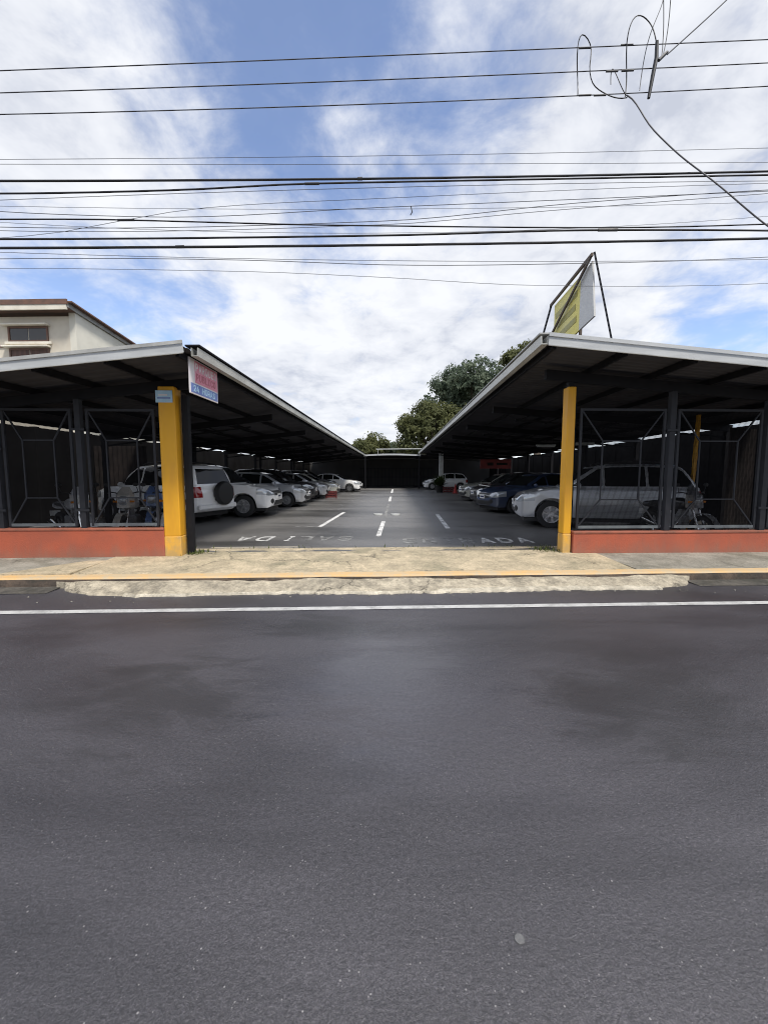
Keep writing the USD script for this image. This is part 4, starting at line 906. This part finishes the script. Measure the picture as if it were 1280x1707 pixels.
    if spare:
        # spare wheel in a dark soft cover on the tailgate, set to one side
        pr_ = np.array([(0.001, .10), (.22, .10), (.31, .085), (.345, .04), (.35, -.05), (.33, -.09), (.001, -.09), (.001, .10)])
        m = trimesh.creation.revolve(pr_, sections=32); q = np.array(m.vertices); q = np.c_[-q[:, 2], q[:, 0], q[:, 1]]
        obj('spare_wheel', trimesh.Trimesh(q + [-hl - .10, -.16, .86], m.faces, process=False), PLASTIC, t, smooth=35, label='spare wheel in a black cover')
        obj('rear_bumper_guard', rbox(-hl - .05, -hl + .1, -hw + .12, hw - .12, .42, .56, .03), PLASTIC if False else mat, t)
    return t
GL, GR = 'cars parked in the row left of the aisle', 'cars parked in the row right of the aisle'
def from_rear(style, rx, ry, hd):   # centre of a car whose rear middle is at (rx, ry)
    L = STYLES[style]['L']; return rx + math.cos(hd) * L / 2, ry + math.sin(hd) * L / 2
h = math.radians(180 - 19); cx, cy = from_rear('suv', -5.20, 12.0, h)
car('suv', 'white SUV parked nose in, covered spare wheel on its tailgate', cx, cy, h, P_WHITE, GL, HUBCAP, 0, spare=True, rails=True)
car('bigsuv', 'white SUV nosing out towards the aisle beside the one with the spare wheel', -4.05 - 4.65 / 2, 14.3, math.radians(0), P_WHITE2, GL)
car('hatch', 'black hatchback wedged between the second white SUV and the silver hatchback', -4.75 - 2.0, 16.4, 0, P_BLACK, GL)
car('hatch', 'silver hatchback nosing out left of the aisle beyond the white SUVs', -3.85 - 2.0, 18.4, math.radians(0), P_SILVER, GL, HUBCAP, 0)
car('softsuv', 'black SUV just beyond the silver hatchback in the left row', -4.0 - 2.3, 21.3, 0, P_BLACK, GL)
car('hatch', 'silver car just past the black SUV in the left row', -3.9 - 2.0, 24.3, 0, P_SILVER, GL)
car('sedan', 'pale sedan behind the red slatted barrier in the left row', -3.7 - 2.2, 27.0, 0, P_PALE, GL)
car('softsuv', 'grey SUV in the dark deep part of the left row', -4.2 - 2.3, 30.0, 0, P_GREY, GL)
car('sedan', 'white car farthest back in the left row', -2.75 - 2.2, 33.8, math.radians(-5), P_WHITE, GL)
def from_front(style, fx, fy, hd):
    L = STYLES[style]['L']; return fx - math.cos(hd) * L / 2, fy - math.sin(hd) * L / 2
h = math.radians(180 - 12); cx, cy = from_front('softsuv', 3.36, 12.05, h)
car('softsuv', 'silver SUV standing behind the narrow yellow column and mesh gate', cx, cy, h, P_SILVER, GR, ALLOY, 6, rails=True)
h = math.radians(180 + 17); cx, cy = from_front('sedan', 3.2, 15.5, h)
car('sedan', 'dark navy car nosing out beside the silver SUV', cx, cy, h, P_BLUE, GR)
h = math.radians(180 + 8); cx, cy = from_front('hatch', 3.45, 18.9, h)
car('hatch', 'dark grey car mostly hidden behind the navy car', cx, cy, h, P_BLACK, GR)
h = math.radians(180 + 10); cx, cy = from_front('sedan', 3.45, 22.3, h)
car('sedan', 'pale champagne car nosing out farther back on the right', cx, cy, h, P_PALE, GR)
h = math.radians(180); cx, cy = from_front('hatch', 2.45, 38.2, h)
car('hatch', 'white car at the far right end of the aisle behind the potted plant', cx, cy, h, P_WHITE, GR)

# ------------------------------------------------------------------ motorcycles behind the front gates
def motorcycle(label, x, y, heading, tank, fairing, group='motorcycles parked behind the mesh gates', lens=LENS):
    t = thing('motorcycle', label, 'motorcycle', (x, y, LZ), math.degrees(heading), group)
    R = .30
    for wx in (.66, -.62):
        pr = np.array([(R * .72, -.045), (R * .94, -.05), (R, -.025), (R, .025), (R * .94, .05), (R * .72, .045), (R * .72, -.045)])
        m = trimesh.creation.revolve(pr, sections=28); q = np.array(m.vertices); q = np.c_[q[:, 0], q[:, 2], q[:, 1]] + [wx, 0, R]
        w = obj('wheel', trimesh.Trimesh(q, m.faces[:, ::-1], process=False), RUBBER, t, smooth=40)
        sp = [beam((wx, 0, R), (wx + math.cos(a) * R * .74, 0, R + math.sin(a) * R * .74), .03, .03, (0, 1, 0)) for a in np.arange(5) * 2 * PI / 5]
        sp.append(cyl((wx, -.06, R), (wx, .06, R), .05, 12)); obj('rim', sp, ALLOY, w)
    for sy in (-1, 1):
        obj('fork', cyl((.66, sy * .075, R), (.40, sy * .075, .92), .022, 8), CHROME, t)
        obj('handlebar', tube(spline([(.38, sy * .02, .95), (.40, sy * .2, 1.04), (.30, sy * .36, 1.02)], 10), .013, 6), PLASTIC, t)
        mi = trimesh.creation.icosphere(1, 1.0); obj('mirror', trimesh.Trimesh(np.array(mi.vertices) * [.015, .06, .04] + [.36, sy * .33, 1.20], mi.faces, process=False), PLASTIC, t, smooth=True)
        obj('mirror_stalk', cyl((.36, sy * .28, 1.03), (.36, sy * .33, 1.19), .006, 5), PLASTIC, t)
        obj('indicator', cyl((.50, sy * .09, .86), (.50, sy * .19, .86), .022, 8), AMBER, t)
        obj('swing_arm', beam((-.62, sy * .08, R), (-.10, sy * .07, .42), .03, .05), PLASTIC, t)
    def blob(c, s, n=2):
        m = trimesh.creation.icosphere(n, 1.0); q = np.array(m.vertices); q = np.sign(q) * np.abs(q) ** .8
        return trimesh.Trimesh(q * s + c, m.faces, process=False)
    obj('fuel_tank', blob((.12, 0, .80), (.26, .14, .13)), tank, t, smooth=True)
    obj('seat', blob((-.38, 0, .78), (.36, .13, .06)), PLASTIC, t, smooth=True)
    obj('tail_fairing', blob((-.62, 0, .74), (.28, .10, .075)), tank, t, smooth=True)
    obj('engine', [rbox(-.08, .26, -.13, .13, .30, .56, .03), cyl((.12, 0, .5), (.22, 0, .70), .09, 12)], HUBCAP, t)
    obj('frame', [beam((.36, 0, .90), (.02, 0, .42), .05, .05), beam((.30, 0, .78), (-.30, 0, .66), .05, .05), beam((-.06, 0, .38), (-.40, 0, .68), .04, .04)], PLASTIC, t)
    obj('headlight', blob((.52, 0, .88), (.07, .095, .10)), lens, t, smooth=True)
    if fairing is not None:
        pf = trimesh.convex.convex_hull(np.array([(.40, sy * .17, z) for sy in (-1, 1) for z in (.74, 1.0)] + [(.56, sy * .10, .74) for sy in (-1, 1)] + [(.52, sy * .11, .99) for sy in (-1, 1)] + [(.34, sy * .07, 1.16) for sy in (-1, 1)]))
        obj('front_cowl', pf, fairing, t, smooth=25)
    pts = [(.66 + .34 * math.cos(a), 0, R + .34 * math.sin(a)) for a in np.linspace(.25, 2.2, 9)]
    fm = []
    for i in range(8): fm.append(beam(pts[i], pts[i + 1], .12, .012, (0, 0, 1)))
    obj('front_fender', fm, fairing or tank, t)
    obj('exhaust', tube(spline([(.22, -.12, .42), (.0, -.15, .28), (-.4, -.16, .34), (-.72, -.17, .42)], 12), np.r_[np.linspace(.022, .025, 5), np.linspace(.04, .05, 7)], 10), CHROME, t, smooth=True)
    obj('number_plate', rbox(-.92, -.91, -.1, .1, .50, .62, .002), PLATE, t)
    obj('side_stand', beam((.0, .1, .32), (-.05, .26, .005), .02, .02), PLASTIC, t)
PB = paint('blue_moto_paint', (0.10, 0.17, 0.36)); PC = paint('cream_moto_paint', (0.50, 0.47, 0.42)); PR = paint('red_moto_paint', (0.36, 0.05, 0.05)); PS = paint('silver_moto_paint', (0.42, 0.42, 0.43), .3)
motorcycle('silver motorcycle behind the second mesh gate from the left', -6.75, 8.45, math.radians(-32), PS, PS, lens=PVC)
motorcycle('cream fronted motorcycle behind the gate beside the wide yellow column', -5.65, 8.75, math.radians(-75), PC, PC)
motorcycle('blue motorcycle between the cream and the red ones', -5.35, 9.15, math.radians(-70), PB, PB)
motorcycle('red motorcycle close behind the wide yellow column', -4.85, 9.0, math.radians(-75), PR, PC)
motorcycle('black motorcycle behind the second gate from the narrow yellow column', 5.95, 9.0, math.radians(-80), P_BLACK, P_GREY)

# ------------------------------------------------------------------ small things in the lot
t = thing('potted_plant', 'leafy plant in a black pot at the foot of the pale column', 'plant', (3.35, 32.2, LZ))
pp = trimesh.creation.revolve(np.array([(0.001, 0), (.24, 0), (.34, .5), (.31, .5), (.29, .44), (0.001, .44), (0.001, 0)]), sections=20)
obj('pot', pp, LEAFPOT, t, smooth=40)
r = np.random.default_rng(4); lf_ = []
for i in range(170):
    a = r.uniform(0, 2 * PI); el = r.uniform(.2, 1.35); ln = r.uniform(.5, 1.25); d = np.array([math.cos(a) * math.cos(el), math.sin(a) * math.cos(el), math.sin(el)]); s_ = np.cross(d, [0, 0, 1]); s_ /= np.linalg.norm(s_)
    p0 = np.array([0, 0, .45]); p1 = p0 + d * ln * .6; p2 = p0 + d * ln - [0, 0, .12 * ln]; w = r.uniform(.04, .08)
    lf_.append(trimesh.Trimesh([p0, p1 - s_ * w, p1 + s_ * w, p2], [[0, 1, 2], [1, 3, 2]], process=False))
obj('foliage', lf_, LEAF_P, t)
def slat_barrier(label, x, y, w):
    t = thing('slatted_barrier', label, 'barrier', (x, y, LZ))
    for sx in (-w / 2, w / 2): obj('leg', box(sx - .03, sx + .03, -.05, .05, 0, .46), REDD, t)
    for k, z in enumerate((.10, .24, .38)): obj('slat', box(-w / 2 + .031, w / 2 - .031, -.02, .02, z - .05, z + .05), REDD, t)
    for k in range(3): obj('upright_slat', box(-w / 4 + k * w / 4 - .03, -w / 4 + k * w / 4 + .03, .021, .035, .05, .44), REDD, t)
slat_barrier('low dark red slatted barrier in front of the left row', -3.75, 24.0, .6)
slat_barrier('low red barrier lying beside the cone near the potted plant', 3.95, 31.6, .7)
t = thing('traffic_cone', 'red traffic cone right of the potted plant', 'cone', (4.35, 30.6, LZ))
obj('cone_base', rbox(-.2, .2, -.2, .2, 0, .04, .01), REDP, t); obj('cone_body', trimesh.creation.revolve(np.array([(.15, .04), (.03, .7), (.001, .7)]), sections=20), REDP, t, smooth=40)
t = thing('hanging_board', 'dull red board hung under the right roof deep in the lot', 'board', (6.5, 27.5, 0))
obj('board_face', rbox(-1.0, 1.0, -.02, .02, 1.95, 2.55, .005), REDB, t)
for sx in (-.8, .8): obj('hanger', box(sx - .01, sx + .01, -.01, .01, 2.55, rz_(6.5)), STEEL_D, t)
obj('board_print', box(-.55, -.15, -.0235, -.0205, 2.15, 2.35), WALL_B, t); obj('board_print', box(.05, .75, -.0235, -.0205, 2.18, 2.32), WALL_B, t)

# ------------------------------------------------------------------ overhead wires
WV = 5.9
def wire(name, label, pts, rad, mat, v=WV, group=None, cat='wire', ext=22.0):
    P3 = np.array([at_v(a, b, v) for a, b in pts]); k = min(2, len(P3) - 1) if len(P3) < 4 else None
    xs = np.linspace(P3[0, 0] - ext, P3[-1, 0] + ext, 120)
    if k: zs = np.polyval(np.polyfit(P3[:, 0], P3[:, 2], k), xs)
    else:
        from scipy.interpolate import CubicSpline, PchipInterpolator
        ins = PchipInterpolator(P3[:, 0], P3[:, 2]); zs = ins(np.clip(xs, P3[0, 0], P3[-1, 0]))
        sl, sr = float(ins(P3[0, 0] + .5) - ins(P3[0, 0])) / .5, float(ins(P3[-1, 0]) - ins(P3[-1, 0] - .5)) / .5
        zs += np.where(xs < P3[0, 0], (xs - P3[0, 0]) * sl, 0) + np.where(xs > P3[-1, 0], (xs - P3[-1, 0]) * sr, 0)
    ys = v + .07 * xs
    return tag(obj(name, tube(np.c_[xs, ys, zs], rad, 6), mat, smooth=60), label, cat, group)
GW = 'overhead cables crossing above the street'
wire('power_line', 'uppermost of the three spaced thin power lines', [(0, 117), (640, 92), (1280, 65)], .0065, WIRE_G, 6.3, GW)
wire('power_line', 'middle of the three spaced thin power lines', [(0, 154), (640, 132), (1280, 104)], .0065, WIRE_G, 6.3, GW)
wire('power_line', 'lowest of the three spaced thin power lines', [(0, 190), (640, 172), (1280, 143)], .0065, WIRE_G, 6.3, GW)
TH = [
 ('faint thin wire, first one below the three power lines', [(0, 265), (640, 259), (1280, 246)], .003, WIRE_G, 6.0),
 ('faint thin wire just above the uppermost thick cable', [(0, 273), (640, 273), (1280, 270)], .003, WIRE_G, 6.05),
 ('uppermost thick black cable', [(0, 301), (640, 297), (1280, 285)], .0135, WIRE, 5.9),
 ('thick black cable rising from the left to meet the uppermost thick cable', [(0, 322), (300, 316), (500, 306), (640, 303), (960, 297), (1280, 291)], .011, WIRE, 5.85),
 ('thin wire running just under the meeting thick cables', [(0, 333), (640, 312), (1280, 301)], .0035, WIRE_G, 6.0),
 ('thin wire sagging in the middle of the bundle at left', [(0, 352), (240, 361), (640, 345), (1280, 318)], .004, WIRE_G, 5.95),
 ('slender black cable bending down to the right in mid bundle', [(0, 365), (200, 366), (500, 374), (640, 376), (1000, 379), (1280, 373)], .0085, WIRE, 5.9),
 ('thick black cable second from the bottom of the thick ones', [(0, 398), (640, 392), (1000, 383), (1280, 384)], .012, WIRE, 5.86),
 ('lowest and thickest black cable', [(0, 413), (640, 408), (1280, 397)], .0155, WIRE, 5.9),
 ('thin slack wire climbing steeply from the thick cables at left', [(0, 396), (90, 388), (210, 366), (330, 347), (640, 330), (1280, 305)], .003, WIRE_G, 5.92),
 ('thin wire climbing to the right through the bundle, ending highest', [(0, 378), (640, 368), (960, 338), (1280, 316)], .0042, WIRE_G, 5.94),
 ('thin wire climbing to the right just under the previous steeper one', [(0, 384), (640, 374), (900, 352), (1280, 322)], .0035, WIRE_G, 5.98),
 ('faint wire drooping between the middle and lower thick cables', [(0, 370), (640, 388), (1280, 360)], .0025, WIRE_G, 6.0),
 ('thin wire first below the thickest cable', [(0, 420), (640, 434), (1280, 432)], .0032, WIRE_G, 5.9),
 ('thin wire second below the thickest cable', [(0, 431), (400, 433), (640, 441), (1000, 438), (1280, 428)], .0042, WIRE_G, 5.92),
 ('faint thin wire lowest of all, passing behind the billboard tip', [(0, 447), (400, 452), (640, 462), (880, 475), (1280, 472)], .003, WIRE_G, 5.95),
 ('thin wire crossing the middle of the bundle almost level', [(0, 343), (640, 348), (1280, 336)], .0025, WIRE_G, 6.02)]
for lab, pts, rad, mat, v in TH:
    w_ = wire('cable' if rad > .007 else 'thin_wire', lab, pts, rad, mat, v, GW, 'cable' if rad > .007 else 'wire')
    for key, px, py, hw_, rr in (('uppermost thick', 600, 297.4, 4, .02), ('second from the bottom', 1013, 383, 16, .019), ('slender black', 210, 366.3, 14, .014), ('meet the uppermost', 520, 305.6, 12, .016), ('lowest and thickest', 300, 411, 7, .02)):
        if key in lab and not (key == 'uppermost thick' and 'meet' in lab or 'just above' in lab):
            obj('splice_sleeve', tube([at_v(px - hw_, py + .15, v - .002), at_v(px + hw_, py - .15, v - .002)], rr, 8), WIRE, w_)
    if 'almost level' in lab: obj('hanging_clip', tube([at_v(685, 344, v), at_v(687, 353, v), at_v(684, 358, v)], .007, 6), WIRE, w_)
# service connection: loops, tension insulator and drop line
t = thing('service_connection', 'tangle of looped jumper wires and a black insulator hanging on the power lines', 'wiring')
def sk(pts, v=6.28, n=30): return spline([at_v(a, b, v + (0.03 * math.sin(i * 2.1))) for i, (a, b) in enumerate(pts)], n)
for pts, rad in (([(963, 158), (962, 110), (964, 70), (972, 57), (984, 74), (983, 110), (988, 138), (1003, 152), (1022, 161), (1045, 162)], .0075),
                 ([(1042, 160), (1044, 100), (1047, 55), (1063, 25), (1082, 36), (1092, 60), (1095, 75)], .0075),
                 ([(1066, 150), (1075, 90), (1086, 50), (1102, 10), (1106, -20)], .0055),
                 ([(1105, -30), (1106, 40), (1103, 92)], .0055), ([(1119, -30), (1114, 40), (1105, 92)], .0055),
                 ([(1018, 140), (1022, 115), (1034, 140), (1046, 160)], .006),
                 ([(1094, 100), (1104, 93), (1112, 88)], .012)):
    obj('jumper_wire', tube(sk(pts), rad, 6), WIRE, t, smooth=60)
obj('insulator', tube([at_v(1095, 68, 6.25), at_v(1094, 95, 6.25), at_v(1088, 125, 6.25), at_v(1081, 163, 6.25)], [.022, .026, .026, .02], 10), WIRE, t, smooth=40)
obj('clamp', tube([at_v(1098, 100, 6.24), at_v(1112, 86, 6.24)], .02, 8), WIRE, t)
for (a, b) in ((975, 79), (1045, 74), (1000, 158), (975, 158), (1020, 118), (1046, 117)):
    obj('wire_splice', tube([at_v(a - 10, b + 0.4, 6.29), at_v(a + 10, b - 0.4, 6.29)], .012, 8), WIRE, t)
P3 = [at_v(1600, -420, 6.4), at_v(1300, -90, 6.3)] + [at_v(a, b, 6.26) for a, b in ((1210, 0), (1165, 42), (1112, 90))]
tag(obj('tension_wire', tube(spline(P3, 20), .009, 6), WIRE_G), 'taut grey line running up to the right corner from the insulator', 'wire')
P3 = [at_v(a, b, v) for a, b, v in ((1045, 158, 6.26), (1062, 175, 6.2), (1082, 207, 6.1), (1110, 237, 6.0), (1140, 264, 5.9), (1190, 302, 5.75), (1235, 340, 5.6), (1278, 375, 5.5), (1330, 412, 5.3), (1400, 455, 5.1))] + [np.array([9.5, 5.5, 4.0]), np.array([16.0, 6.2, 3.3])]
tag(obj('service_drop', tube(spline(P3, 50), .0095, 6), WIRE_G, smooth=60), 'twisted grey service drop slanting down to the right across all cables', 'cable')
